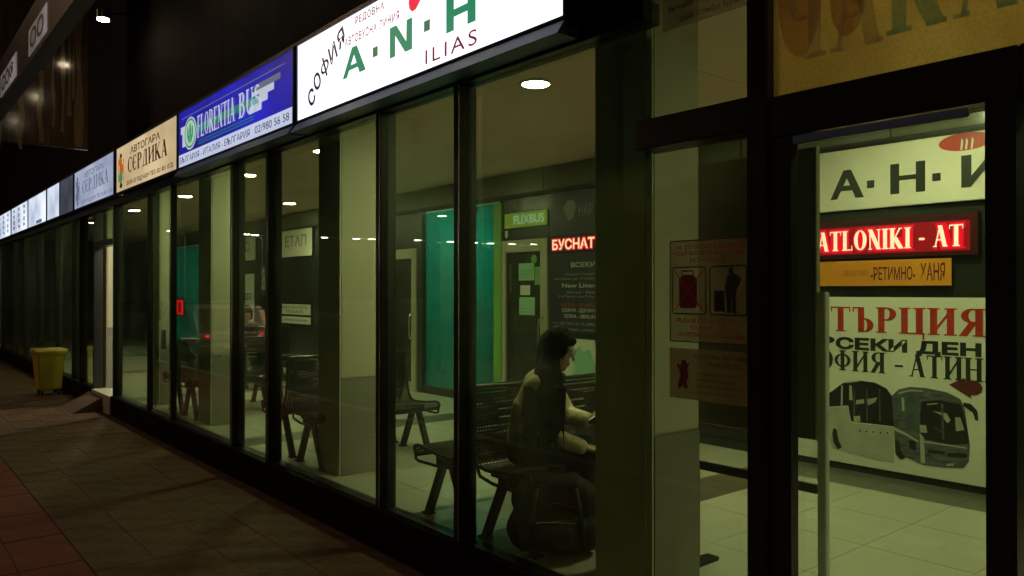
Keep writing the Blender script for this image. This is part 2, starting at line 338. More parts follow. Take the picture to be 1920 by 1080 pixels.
def glyph(ch, T=.2, t=.06):
    q = []; S = .05
    def st(x, y0=0, y1=1, s0=1, s1=1, w=None):
        w = w or T; q.append(_L(x, y0, x, y1, w))
        if s0: q.append([(x - w / 2 - .09, y0), (x + w / 2 + .09, y0), (x + w / 2 + .09, y0 + S), (x - w / 2 - .09, y0 + S)])
        if s1: q.append([(x - w / 2 - .09, y1 - S), (x + w / 2 + .09, y1 - S), (x + w / 2 + .09, y1), (x - w / 2 - .09, y1)])
    def h(x0, x1, y, w=None): w = w or t; q.append([(x0, y), (x1, y), (x1, y + w), (x0, y + w)])
    def dg(x0, y0, x1, y1, w): q.append(_L(x0, y0, x1, y1, w))
    def sf(x, y, w=.16): q.append([(x - w, y), (x + w, y), (x + w, y + S), (x - w, y + S)])
    def arc(*a, n=14): q.extend(_A(*a, n=n))
    c = ch
    if c in 'ТT': st(.42, 0, 1, 1, 0); h(0, .84, 1 - t); h(0, .05, .8, .2); h(.79, .84, .8, .2); W = .84
    elif c == 'Ъ': st(.35, 0, 1, 0, 0); h(0, .35, 1 - t); h(0, .05, .8, .2); arc(.5, .28, .36, .28, -90, 90, T, t); h(.35, .52, 0); h(.35, .52, .56 - t); W = .88
    elif c in 'РP': st(.19); arc(.4, .74, .38, .26, -90, 90, T, t); h(.19, .42, 1 - t); h(.19, .42, .48); W = .8
    elif c == 'Ц': st(.19); st(.75); h(.19, .9, 0); dg(.9, -.2, .9, .05, .07); W = .98
    elif c == 'И': st(.19); st(.79); dg(.19, .1, .79, .9, t * 1.6); W = .98
    elif c == 'N': st(.15, w=t * 1.5); st(.75, w=t * 1.5, s0=0); dg(.15, 1, .75, 0, T); W = .9
    elif c == 'Я': st(.68); arc(.45, .74, .38, .26, 90, 270, T, t); h(.45, .68, 1 - t); h(.45, .68, .48); dg(.14, 0, .48, .5, T * .9); sf(.12, 0, .12); W = .88
    elif c in 'СC': arc(.45, .5, .45, .5, 50, 310, T, t, n=20); h(.70, .75, .68, .3); W = .8
    elif c == 'Є': arc(.45, .5, .45, .5, 50, 310, T, t, n=20); h(.2, .62, .47); W = .78
    elif c in 'ОO': arc(.45, .5, .45, .5, 0, 360, T, t, n=26); W = .9
    elif c == 'Ф': st(.5); arc(.5, .5, .5, .33, 0, 360, T * .85, t, n=24); W = 1.0
    elif c in 'АA': dg(.12, 0, .42, 1, t * 1.3); dg(.72, 0, .42, 1, T); h(.22, .62, .3); sf(.10, 0, .12); sf(.74, 0, .15); W = .88
    elif c in 'НH': st(.19); st(.75); h(.19, .75, .47); W = .94
    elif c == 'Ч': st(.66); arc(.42, .78, .34, .38, 180, 290, T * .9, t); q.append(_L(.17, .76, .17, 1, T * .9)); h(.0, .34, .95, .05); W = .85
    elif c in 'КK': st(.19); dg(.3, .45, .72, 1, t * 1.4); dg(.78, 0, .36, .55, T); sf(.78, 0, .15); sf(.72, .95, .12); W = .92
    elif c == 'Л': dg(.14, 0, .42, 1, t * 1.5); st(.75); h(.36, .8, 1 - t); sf(.12, 0, .12); W = .94
    elif c == 'Д': dg(.2, .05, .42, 1, t * 1.5); st(.7, 0, 1, 0, 0); h(.36, .78, 1 - t); h(0, .92, 0); h(0, .05, -.16, .2); h(.87, .92, -.16, .2); W = .94
    elif c == 'F': st(.19); h(.19, .7, 1 - t); h(.65, .7, .78, .2); h(.19, .55, .48); W = .72
    elif c == 'L': st(.19, 0, 1); h(.19, .72, 0); h(.67, .72, 0, .25); W = .76
    elif c == 'R': st(.19); arc(.4, .74, .38, .26, -90, 90, T, t); h(.19, .42, 1 - t); h(.19, .42, .48); dg(.78, 0, .42, .5, T); W = .88
    elif c == 'E': st(.19); h(.19, .7, 1 - t); h(.65, .7, .78, .2); h(.19, .55, .48); h(.19, .72, 0); h(.67, .72, 0, .25); W = .76
    elif c == 'I': st(.19); W = .38
    elif c == 'B': st(.19); arc(.4, .75, .33, .25, -90, 90, T, t); arc(.4, .27, .38, .27, -90, 90, T, t); h(.19, .42, 1 - t); h(.19, .42, .49); h(.19, .42, 0); W = .82
    elif c == 'U': q.append(_L(.19, .3, .19, 1, T)); q.append(_L(.73, .3, .73, 1, t * 1.5)); arc(.45, .32, .36, .32, 180, 360, T * .7, t * 1.4); sf(.19, .95, .18); sf(.73, .95, .15); W = .9
    elif c == 'S': arc(.36, .73, .32, .27, 40, 270, T * .8, t * 1.5); arc(.36, .27, .34, .27, -140, 90, T * .8, t * 1.5); W = .7
    elif c == '-': h(.05, .4, .36, .1); W = .45
    else: W = .4
    return q, W
def serif(s, u0, u1, v0, v1, w, mat, parent, T=.2, gap=.12, name='lettering', sl=0):
    polys = []; x = 0
    for ch in s:
        q, W = glyph(ch, T)
        polys += [[(px + x, py) for px, py in p] for p in q]; x += W + (gap if ch != ' ' else 0)
    x -= gap; sx = (u1 - u0) / x; sy = v1 - v0
    V = []; F = []
    for i, p in enumerate(polys):
        n = len(V); V += [(u0 + px * sx + sl * py * sy, v0 + py * sy, w + (i % 7) * .0003) for px, py in p]
        F.append(list(range(n, n + len(p))))
    me = bpy.data.meshes.new(name); me.from_pydata(V, [], F); return link(name, me, mat, parent)
def flat(poly, w, mat, parent, name='print'):
    me = bpy.data.meshes.new(name); me.from_pydata([(a, b, w) for a, b in poly], [], [list(range(len(poly)))]); return link(name, me, mat, parent)
def ell(cu, cv, ru, rv, n=28, a0=0, a1=360): return [(cu + ru * math.cos(R(a0 + (a1 - a0) * i / n)), cv + rv * math.sin(R(a0 + (a1 - a0) * i / n))) for i in range(n)]
def rrect_ring(u0, u1, v0, v1, r, t, w, mat, parent, name='outline'):
    def pts(r_, o):
        out = []
        for cu, cv, a in ((u1 - r, v1 - r, 0), (u0 + r, v1 - r, 90), (u0 + r, v0 + r, 180), (u1 - r, v0 + r, 270)):
            for k in range(5): an = R(a + 22.5 * k); out.append((cu + (r - o) * math.cos(an), cv + (r - o) * math.sin(an), w))
        return out
    A, B = pts(r, 0), pts(r, t); n = len(A)
    me = bpy.data.meshes.new(name); me.from_pydata(A + B, [], [[i, (i + 1) % n, n + (i + 1) % n, n + i] for i in range(n)]); return link(name, me, mat, parent)

FLOOR = .23; XF = 2.46; XB = 5.80; CEIL = 3.0
PAVE = 0.0
# ------------------------------------------------------------------ ground
tag(MB().box(-60, -.3, -60, 90, -.30, -.14).build('road', M['asphalt']), kind='structure')
kb = empty('kerb', (0, 0, 0), kind='structure')
me = MB().box(0, .15, .004, .996, -.3, .0).build('kerb_stone', M['kerb'], kb, (-.302, -6, 0), bevel=.012).data
for k in range(-5, 40): link('kerb_stone', me, None, kb, (-.302, k, 0))
tag(MB().box(-.15, XF + .05, -12, 60, -.30, -.008).build('ground', M['pavejoint']), kind='structure')
pav = empty('pavement', (0, 0, 0), kind='structure')
sm = []
for m_ in M['slab']:
    o = MB().box(.0008, .3322, .0008, .3322, -.05, 0).build('slab', m_, pav, bevel=.002); sm.append(o.data); bpy.data.objects.remove(o)
for j in range(44):
    for i in range(5):
        link('slab', random.choice(sm), None, pav, (1.0 + i * .333 - (.0), 2.6 + j * .333, random.uniform(-.0025, .001)), (random.uniform(-.004, .004), random.uniform(-.004, .004), 0))
for (y0, y1) in ((17.26, 60), (-12, 2.6)):
    MB().box(1.0, 2.42, y0, y1, -.007, -.002).build('paving_strip', M['slab'][0], pav)
redp = empty('red_paving', (0, 0, 0), kind='structure')
o = MB().box(.0015, .3315, .0015, .3315, -.05, 0).build('slab', M['redpave'], redp, bevel=.004); bm_ = o.data; bpy.data.objects.remove(o)
for j in range(26):
    for i in range(2):
        link('slab', bm_, None, redp, (.332 + i * .333, 3.2 + j * .333, random.uniform(-.004, .001)))
MB().box(.332, .998, 11.86, 60, -.007, -.002).build('paving_strip', M['redpave'], redp)
MB().box(.332, .998, -12, 3.2, -.007, -.002).build('paving_strip', M['redpave'], redp)
MB().box(-.15, .331, -12, 60, -.007, -.004).build('paving_strip', M['redpave'], redp)

# interior floor of tiles
fl = empty('floor', (0, 0, 0), kind='structure')
MB().box(2.50, XB + .2, -3, 24.5, .0, FLOOR - .006).build('floor_bed', M['grout'], fl)
def tilemesh(sx, sy, mat):
    o = MB().box(.002, sx - .002, .002, sy - .002, -.005, 0).build('floor_tile', mat, fl); me = o.data; bpy.data.objects.remove(o); return me
ty = .55
tm = tilemesh(.60, ty, M['tile']); td = tilemesh(.60, .38, M['tile_dark'])
tw = tilemesh(.46, ty, M['tile_dark']); twl = tilemesh(.46, ty, M['tile'])
twd = tilemesh(.46, .38, M['tile_dark']); tn = tilemesh(.44, ty, M['tile']); tnd = tilemesh(.44, .38, M['tile_dark'])
y = -3.6 + .38 - .02
rows = []
yy = 3.10 - 6 * ty - .38
while yy < 24.2:
    rows.append((yy, 1)); yy += .38
    for k in range(6): rows.append((yy, 0)); yy += ty - .0001
rows = [r for r in rows if r[0] > -.5]
for (yy, dark) in rows:
    for i in range(4): link('floor_tile', td if dark else tm, None, fl, (2.50 + .44 + i * .60, yy, FLOOR))
    link('floor_tile', tnd if dark else tn, None, fl, (2.50, yy, FLOOR))
    link('floor_tile', twd if dark else (tw if yy < 3.0 else twl), None, fl, (5.34, yy, FLOOR))
# ceiling of boards
ce = empty('ceiling', (0, 0, 0), kind='structure')
yy = -3
while yy < 24:
    MB().box(2.50, XB + .2, yy + .004, yy + 2.996, CEIL, CEIL + .08).build('ceiling_board', M['ceiling'], ce); yy += 3
MB().box(2.50, XB + .2, -3, 24, CEIL + .082, CEIL + .2).build('ceiling_back', M['joint'], ce)
tag(MB().box(2.40, XB + 2.6, 24.5, 24.7, 0, 3.2).build('end_wall', M['office_dark']), 'dark wall closing the far end of the waiting hall', 'wall')
tag(MB().box(2.40, XB + 2.6, -3.2, -3.0, 0, 3.2).build('end_wall', M['cream']), 'cream wall closing the near end of the waiting hall', 'wall')

# ------------------------------------------------------------------ columns
def column(X0, X1, Y0, Y1, split, label, street=None):
    r = empty('column', ((X0 + X1) / 2, (Y0 + Y1) / 2, FLOOR), label=label, cat='column', group='square columns just behind the glass front')
    hx, hy = (X1 - X0) / 2, (Y1 - Y0) / 2
    MB().box(-hx, hx, -hy, hy, split - FLOOR, CEIL - FLOOR).build('upper_shaft', M['cream'], r, bevel=.006)
    MB().box(-hx - .003, hx + .003, -hy - .003, hy + .003, 0, split - FLOOR).build('painted_dado', M['greypaint'], r, bevel=.006)
    MB().box(-hx - .012, -hx - .004, -hy, hy, 0, CEIL - FLOOR).build('street_face', street or M['palegreen'], r)  # default pale sheet is added to brighten the street side
    return r
column(2.70, 3.03, 2.25, 2.60, .955, 'cream and grey column nearest the entrance, right of the seated person')
column(2.70, 3.08, 5.22, 5.57, .955, 'cream and grey column beside the long pane, behind the two-seat bench with empty seats')
column(2.70, 3.03, 8.02, 8.40, .955, 'cream and grey column below the blue lit sign')
column(2.72, 2.86, 9.90, 10.25, .955, 'pale greenish column below the cream lit sign')
column(2.62, 2.73, 12.15, 12.95, 1.09, 'brown fronted column standing in the open doorway', M['colstreet'])

# ------------------------------------------------------------------ glass shopfront
sf = empty('glass_shopfront', (XF, 5, 0), label='long black framed glass front of the waiting hall facing the pavement', cat='glass front')
def mull(Y0, Y1, z0, z1, X0=2.45, X1=2.565, nm='mullion'):
    MB().box(X0 - XF, X1 - XF, Y0 - 5, Y1 - 5, z0, z1).build(nm, M['black'], sf, bevel=.004)
def pane(Y0, Y1, z0, z1, X=2.50):
    MB().box(X - XF, X + .008 - XF, Y0 - 5, Y1 - 5, z0, z1).build('glass_pane', M['glass'], sf)
GB, GT = .245, 2.72
bounds = [(2.03, 2.10), (3.38, 3.44), (4.22, 4.28), (5.97, 6.03), (6.76, 6.82), (8.55, 8.60), (9.43, 9.45), (11.02, 11.06)]
for (a, b) in bounds[1:]:
    mull(a, b, GB, GT, X1=2.512 if 8 < a < 10 else 2.565)
    if b - a > .03: MB().box(-.016, -.0105, a + .004 - 5, a + .010 - 5, GB, GT).build('highlight_strip', M['chrome'], sf)  # polished strip added as the bright highlight along the mullion edge
left = [(12.14, 12.20), (13.10, 13.13), (13.66, 13.69), (15.04, 15.08), (16.87, 16.93), (18.5, 18.56), (20.0, 20.06), (22.0, 22.06)]
for (a, b) in left: mull(a, b, GB, GT)
allb = bounds[1:] 
for (p, q) in zip(allb[:-1], allb[1:]): pane(p[1] + .001, q[0] - .001, GB, GT)
for (p, q) in zip(left[:-1], left[1:]): pane(p[1] + .001, q[0] - .001, GB, GT)
pane(2.131, 3.379, GB, GT)
for (a, b) in ((.80, 11.06), (12.12, 24)):
    MB().box(-.035, .02, a - 5, b - 5, -.02, GB - .001).build('base_board', M['sill'], sf, bevel=.004)
    MB().box(.022, .105, a - 5, b - 5, .18, GB).build('sill', M['black'], sf)
MB().box(-.012, .10, 2.10 - 5, 11.02 - 5, GT, GT + .09).build('top_rail', M['black'], sf, bevel=.003)
MB().box(-.012, .10, 12.2 - 5, 24 - 5, GT, GT + .09).build('top_rail', M['black'], sf, bevel=.003)
# transom pane over the open doorway
MB().box(-.012, .10, 11.06 - 5, 12.14 - 5, 2.22, 2.30).build('transom', M['black'], sf)
pane(11.07, 12.13, 2.301, GT)
MB().box(-.012, .10, 11.02 - 5, 12.2 - 5, GT, GT + .09).build('top_rail', M['black'], sf)
# entrance end: transom, tall posts
MB().box(-.02, .115, 1.60 - 5, 2.13 - 5, 2.185, 2.305).build('transom', M['black'], sf, bevel=.004)
mull(1.515, 1.598, 0.0, 4.0, 2.43, 2.58, 'post')
pane(1.60, 2.13, GB, 2.184); pane(1.60, 2.13, 2.306, 3.4)
# tall post at the end of the white lit sign and panels over it
MB().box(-.06, .06, 2.17 - 5, 2.46 - 5, GT + .05, 3.4).build('spandrel_panel', M['darkwall'], sf)

# entrance door and fanlight
dr = empty('entrance_door', (2.5, 1.12, FLOOR), label='black framed glass entrance door at the right with a closer bar above', cat='door')
def dbox(name, Y0, Y1, z0, z1, X0=2.46, X1=2.55, mat='black', bev=.004): return MB().box(X0 - 2.5, X1 - 2.5, Y0 - 1.12, Y1 - 1.12, z0 - FLOOR, z1 - FLOOR).build(name, M[mat], dr, bevel=bev)
dbox('stile', 1.435, 1.513, .24, 2.14, 2.445, 2.50); dbox('stile', .745, .822, .0, 2.14, 2.42, 2.54)
dbox('head_rail', .745, 1.513, 2.141, 2.285, 2.44, 2.57); dbox('bottom_rail', .824, 1.428, .24, .36)
MB().box(-.004, .004, .823 - 1.12, 1.4345 - 1.12, .36 - FLOOR, 2.14 - FLOOR).build('glass_pane', M['glass'], dr)
c_ = dbox('closer_arm', .86, 1.40, 2.10, 2.125, 2.40, 2.42, 'trim', .002); 0
dbox('stile', -.9, .743, 2.141, 2.285, 2.44, 2.57)
o = MB().box(-.004, .004, -1.5, .74 - 1.12, .01, 2.14 - FLOOR).build('glass_pane', M['glass'], dr)

# waiting-room fanlight sign
s = face('fanlight_sign', 2.47, 1.512, 2.29, label='gold translucent sign over the entrance door with beige and teal serif letters', cat='sign')
slab(0, 2.3, 0, .95, -.006, 0).build('film', M['film_gold'], s)
serif('ЧА', .03, .385, .105, .44, .004, M['film_beige'], s, T=.24)
serif('КАЛНЯ', .40, 1.35, .115, .45, .004, M['film_teal'], s, T=.24)
for i, (cu, cv, ru, rv) in enumerate(((.10, .36, .085, .24), (.27, .28, .06, .13), (.31, .42, .07, .18), (.50, .33, .05, .12), (.60, .42, .06, .10), (.80, .36, .08, .09))):
    flat(ell(cu, cv, ru, rv), .0012 + i * .0003, M['film_orange'], s, 'orange_patch')

# header text on the glass pane right of the white sign
s = face('glass_lettering', 2.494, 2.03, 2.66, label='faint destination list printed on the high pane above the entrance transom', cat='lettering')
slab(0, .43, 0, .5, -.002, 0).build('film', M['film_head'], s)
text('Русия - Украйна - Молдова', .04, .40, .115, .145, .002, M['ink_maroon'], s)
text('България, Кишинев, Киев', .03, .36, .065, .095, .002, M['ink_maroon'], s)
text('Турция, Истанбул, Бурса', .07, .36, .015, .045, .002, M['ink_maroon'], s)

# notices stuck on the glass
s = face('luggage_notice', 2.494, 1.995, 1.40, label='framed notice on the glass with a crossed-out suitcase and a person with luggage', cat='notice')
slab(0, .375, 0, .405, -.002, 0).build('film', M['film_notice'], s)
rrect_ring(.0, .375, .0, .405, .012, .005, .002, M['ink_maroon'], s, 'border')
rrect_ring(.012, .178, .11, .30, .016, .005, .002, M['ink'], s, 'picture_border'); rrect_ring(.192, .360, .11, .30, .016, .005, .002, M['ink'], s, 'picture_border')
for (a, b, c, d, tx) in ((.03, .345, .367, .388, 'НЕ ОСТАВЯЙТЕ БАГАЖА'), (.03, .345, .34, .36, 'СИ БЕЗ НАДЗОР'), (.10, .27, .312, .332, 'БЕЗ НАДЗОР'), (.04, .34, .077, .095, 'PLEASE DO NOT LEAVE'), (.10, .27, .05, .068, 'YOUR LUGGAGE'), (.04, .345, .022, .040, 'UNATTENDED AT ANY TIME')):
    text(tx, a, b, c, d, .002, M['ink_orange'], s, bold=.01)
flat([(.055, .135), (.125, .135), (.135, .15), (.135, .25), (.12, .262), (.06, .262), (.048, .25), (.048, .15)], .003, M['ink_maroon'], s, 'suitcase_picture')
rrect_ring(.06, .12, .262, .285, .006, .005, .0034, M['ink_maroon'], s, 'handle_picture')
for a, b in (((.025, .285), (.165, .125)), ((.165, .285), (.025, .125))):
    flat([(a[0] - .003, a[1]), (a[0] + .003, a[1]), (b[0] + .003, b[1]), (b[0] - .003, b[1])], .0045, M['ink_orange'], s, 'cross_stroke')
flat([(.215, .125), (.262, .125), (.262, .205), (.215, .205)], .003, M['ink'], s, 'case_picture')
flat([(.275, .12), (.290, .12), (.293, .19), (.298, .12), (.314, .12), (.312, .20), (.330, .235), (.335, .25), (.315, .262), (.30, .27), (.275, .262), (.262, .21), (.268, .19)], .0034, M['ink'], s, 'traveller_picture')
flat(ell(.290, .280, .010, .013, 12), .0038, M['ink'], s, 'head_picture')
s = face('brown_notice', 2.494, 1.997, 1.175, label='brown paper notice with a rampant lion emblem, below the luggage notice', cat='notice')
slab(0, .38, 0, .2, -.002, 0).build('film', M['film_notice2'], s)
flat([(.045, .04), (.06, .045), (.068, .06), (.075, .04), (.092, .045), (.085, .07), (.095, .09), (.09, .12), (.10, .145), (.088, .14), (.08, .155), (.064, .155), (.055, .13), (.04, .145), (.038, .13), (.052, .112), (.056, .09), (.045, .065)], .002, M['ink_maroon'], s, 'lion_emblem')
text('РЕПУБЛИКА БЪЛГАРИЯ', .12, .36, .165, .182, .002, M['ink'], s); text('МИНИСТЕРСТВО', .19, .33, .135, .152, .002, M['ink'], s); 
for k in range(4): text('съобщение до пътниците', .13, .34 - .02 * (k % 2), .10 - k * .024, .110 - k * .024, .002, M['ink'], s)

# ------------------------------------------------------------------ lit signs over the glass
SX = 2.36; SB, ST = 2.81, 3.375
def signbox(Yl, Yr, label, mat, name='lit_sign', grp='lit signs above the glass front', sb=SB, st=ST):
    s = face(name, SX, Yl, sb, label=label, cat='lit sign', group=grp)
    W = Yl - Yr; H = st - sb
    slab(0, W, 0, H, -.095, -.012).build('sign_case', M['black'], s, bevel=.003)
    slab(.012, W - .012, .012, H - .012, -.012, -.006).build('sign_face', mat, s)
    fr = MB(); fr.box(0, W, 0, .014, -.011, 0).box(0, W, H - .014, H, -.011, 0).box(0, .012, .0141, H - .0141, -.011, 0).box(W - .012, W, .0141, H - .0141, -.011, 0)
    fr.build('edge_trim', M['trim'], s)
    return s, W, H
# trim under the two nearest signs, slope added to catch their light
for (a, b, nm) in ((2.47, 5.25, 'white'), (5.31, 8.0, 'blue')):
    t = MB().prism([(2.362, 2.806), (2.445, 2.806), (2.445, 2.735), (2.315, 2.735)], a, b, 'y').build('sign_shelf', M['trim']); tag(t, 'grey-blue sloping trim under the ' + nm + ' lit sign', 'trim')
# white sign
s, W, H = signbox(5.25, 2.47, 'large white lit sign with green letters and dark slanted city name, nearest the camera', M['lit_white'])
w = -.004
def su(Y): return 5.25 - Y
for ch, y, z, an, hh in (('С', 5.012, 2.952, 50, .125), ('О', 4.925, 3.045, 48, .125), ('Ф', 4.810, 3.118, 46, .17), ('И', 4.695, 3.185, 44, .125), ('Я', 4.580, 3.252, 42, .125)):
    if ch == 'Ф':
        qs = _A(0, 0, .062, .042, 0, 360, .022, .014, n=24) + [[(-.011, -.075), (.011, -.075), (.011, .075), (-.011, .075)]]
        me = bpy.data.meshes.new('lettering'); me.from_pydata([(a, b, .0003 * (i_ == 24)) for i_, q in enumerate(qs) for a, b in q], [], [[4 * i_ + k_ for k_ in range(4)] for i_ in range(len(qs))])
        link('lettering', me, M['s_navy'], s, (su(y), z - SB, w), (0, 0, R(an - 20))); continue
    me = text_me(ch, -.052 if ch != 'Ф' else -.072, .052 if ch != 'Ф' else .072, -hh / 2, hh / 2, 0, bold=.03 if ch in 'СО' else .022)
    link('lettering', me, M['s_navy'], s, (su(y), z - SB, w), (0, 0, R(an - 20)))
def poly_letter(ps): 
    for p in ps: flat(p[0], w + p[1], M['s_green'], s, 'lettering')
u0 = su(4.555); poly_letter([([(u0, .165), (u0 + .135, .345), (u0 + .20, .345), (u0 + .115, .165 + .04), (u0 + .05, .165)][:0] or [(u0, .165), (u0 + .06, .165), (u0 + .19, .345), (u0 + .125, .345)], 0), ([(u0 + .125, .3451), (u0 + .19, .3451), (u0 + .305, .165), (u0 + .225, .165)], .0004), ([(u0 + .08, .205), (u0 + .25, .205), (u0 + .23, .235), (u0 + .10, .235)], .0008)])
n0 = su(3.965); poly_letter([([(n0, .165), (n0 + .062, .165), (n0 + .062, .345), (n0, .345)], 0), ([(n0 + .18, .165), (n0 + .245, .165), (n0 + .245, .345), (n0 + .185, .345)], 0), ([(n0 + .01, .345), (n0 + .075, .345), (n0 + .235, .165), (n0 + .17, .165)], .0005)])
h0 = su(3.385); poly_letter([([(h0, .165), (h0 + .07, .165), (h0 + .07, .345), (h0, .345)], 0), ([(h0 + .19, .165), (h0 + .26, .165), (h0 + .26, .345), (h0 + .19, .345)], 0), ([(h0 + .05, .235), (h0 + .21, .235), (h0 + .21, .275), (h0 + .05, .275)], .0005)])
for y, z in ((4.135, 3.058), (3.57, 3.067)): flat([(su(y) - .03, z - SB - .03), (su(y) + .03, z - SB - .03), (su(y) + .03, z - SB + .03), (su(y) - .03, z - SB + .03)], w, M['s_dkgreen'], s, 'lettering')
for (a, b, c) in ((2.93, 3.01, 0),): pass
text('ILIAS', su(3.585), su(3.115), .045, .125, w, M['s_maroon'], s, space=1.25)
text('РЕДОВНА', su(4.385), su(4.03), .470, .528, w, M['s_maroon'], s, space=1.2, bold=.02)
text('АВТОБУСНА ЛИНИЯ', su(4.525), su(3.86), .370, .425, w, M['s_maroon'], s, space=1.2, bold=.02)
# red pepper-like comma and its green stalk
flat([(su(3.76) + p[0], .38 + p[1]) for p in ((0, .06), (.01, .02), (.04, -.005), (.08, 0), (.14, .05), (.20, .11), (.25, .13), (.25, .16), (.17, .16), (.10, .14), (.03, .12))], w, M['s_red'], s, 'red_shape')
text('АТИНА - СОФИЯ', su(2.92), su(2.56), .45, .49, w, M['s_maroon'], s)
# blue sign
s, W, H = signbox(8.00, 5.31, 'blue lit bus company sign with silver serif name and round green lily emblem', M['lit_blue'])
slab(.014, W - .014, .014, .135, -.006, -.0045).build('white_strip', M['lit_strip'], s)
text('БЪЛГАРИЯ - ИТАЛИЯ - БЪЛГАРИЯ', .05, 1.86, .045, .105, -.002, M['s_navy'], s, bold=.0)
text('02/980 56 58', 1.97, 2.62, .045, .105, -.002, M['s_navy'], s, bold=.0)
for i, (a, b, c, d) in enumerate(((.12, .40, .26, .34), (.07, .38, .33, .40), (.02 + .1, .42, .20, .26))): flat([(a, c), (b, c), (b, d), (a, d)], -.0040 + i * .0002, M['s_silver'], s, 'wing_step')
for i, (a, b, c, d) in enumerate(((1.95, 2.46, .385, .435), (1.90, 2.34, .33, .385), (1.86, 2.22, .275, .33), (1.84, 2.10, .22, .275))): flat([(a, c), (b, c), (b, d), (a, d)], -.0040 + i * .0002, M['s_silver'] if i else M['s_grey'], s, 'wing_step')
flat([(.55, .28), (2.05, .28), (2.05, .35), (.55, .35)], -.0036, M['s_teal'], s, 'green_band')
for a, b, c in ((.10, 2.55, .475), (.60, 1.95, .19), (.60, 1.95, .165)): flat([(a, c), (b, c), (b, c + .008), (a, c + .008)], -.003, M['s_teal'] if c < .4 else M['s_grey'], s, 'fine_line')
flat(ell(.36, .305, .185, .155, 40), -.0028, M['s_silver'], s, 'emblem_ring'); flat(ell(.36, .305, .165, .140, 40), -.0024, M['s_leaf'], s, 'emblem_disc'); flat(ell(.36, .305, .145, .122, 40), -.0020, M['s_mint'], s, 'emblem_disc')
for du, dv, ru, rv in ((0, .02, .028, .08), (-.065, .01, .022, .06), (.065, .01, .022, .06), (-.04, -.05, .018, .035), (.04, -.05, .018, .035), (0, -.07, .02, .03)): flat(ell(.36 + du, .305 + dv, ru, rv, 14), -.0016 + abs(du) * .003, M['s_leaf'], s, 'lily')
serif('FLORENTIA', .57, 1.53, .225, .43, -.001, M['s_silver'], s, T=.22, gap=.1); serif('BUS', 1.62, 2.08, .225, .43, -.001, M['s_silver'], s, T=.22, gap=.1)
# cream and pale station signs
def station(Yl, Yr, label, face_m, ink, ink2, phone):
    s, W, H = signbox(Yl, Yr, label, face_m)
    text('АВТОГАРА', .66, 1.86, .405, .49, -.004, ink, s, bold=.02)
    serif('СЄРДИКА', .55, 2.12, .195, .375, -.004, ink, s, T=.24, gap=.08)
    text(phone, .50, 2.32, .045, .105, -.004, ink, s, bold=.03)
    for i, (cu, cv, ru, rv, m_) in enumerate(((.22, .44, .055, .035, ink), (.20, .37, .075, .06, ink2), (.25, .28, .095, .07, ink2), (.22, .18, .085, .08, M['s_leaf'] if ink2 != ink else ink), (.24, .08, .07, .03, ink))):
        flat(ell(cu, cv, ru, rv, 18), -.004 + i * .0004, m_, s, 'crest')
    flat([(.10, .12), (.14, .14), (.12, .36), (.16, .42), (.10, .40)], -.0036, ink2, s, 'crest_scroll'); flat([(.35, .10), (.31, .14), (.34, .34), (.30, .42), (.37, .38)], -.0036, ink2, s, 'crest_scroll')
station(10.50, 8.05, 'cream lit bus station sign with brown old-style letters and a crest', M['lit_tan'], M['s_brown'], M['s_orange'], 'ЗАЛИ СЕ ПОД НАЕМ ТЕЛ.: 02 / 831 15 22')
station(13.03, 10.63, 'pale blue-white lit bus station sign with faded letters, left of the cream sign', M['lit_pale'], M['s_grey'], M['s_grey'], 'ЗАЛИ ПОД НАЕМ ТЕЛ. 02 831 15 22')
s, W, H = signbox(14.15, 13.12, 'dimly glowing grey section of the sign band between pale sign and bright panel', M['lit_dim'])  # grey face carries a weak emission of its own
s, W, H = signbox(15.32, 14.2, 'short bright white blank lit sign panel beyond the grey section', M['lit_cold'])
s, W, H = signbox(17.34, 15.40, 'long bright white blank lit sign panel beyond the short one', M['lit_cold'])
flat([(.9, .03), (1.5, .03), (1.5, .09), (.9, .09)], -.004, M['s_grey'], s, 'print')
for Yl, lab in ((19.6, 'white lit sign with columns of black lettering at the left edge'), (21.9, 'farthest white lit sign with black lettering, cut by the left edge')):
    s, W, H = signbox(Yl, Yl - 2.2, lab, M['lit_cold'])
    for k, tx in enumerate(('В А', 'Р Н', 'Б У')):
        for j in range(4): text('ВИЕНА ПРАГА БЕРЛИН РИМ'.split()[j][:2 + (k % 2)], .25 + k * .68, .50 + k * .68, .43 - j * .115, .51 - j * .115, -.004, M['s_navy'], s, bold=.04)

# dark wall above the signs
up = empty('upper_facade', (XF, 8, 3.4), label='black upper wall of the building above the row of lit signs', cat='building')
for k in range(13): MB().box(-.02, .25, -10 + k * 3 + .004, -10 + (k + 1) * 3 - .004, .0, 4.6).build('cladding_panel', M['darkwall'], up)
MB().box(-.09, .24, -5.5, 16, -.02, .0).build('sign_cap', M['black'], up)
MB().box(-.02, .10, -11, -5.97, 3.4 - 3.4 + .0 , .001).build('closing_strip', M['darkwall'], up)

# ------------------------------------------------------------------ open doorway: ramp
r_ = MB().prism([(2.415, .0), (2.05, .0), (2.415, .19)], 11.45, 12.3, 'y').build('door_ramp', M['ramp']); tag(r_, 'brown wedge ramp leading up to the open doorway', 'ramp')
t_ = MB().box(2.416, 2.62, 11.062, 12.118, .0, .238).build('door_threshold', M['tile']); tag(t_, 'pale tiled threshold step in the open doorway', 'step')

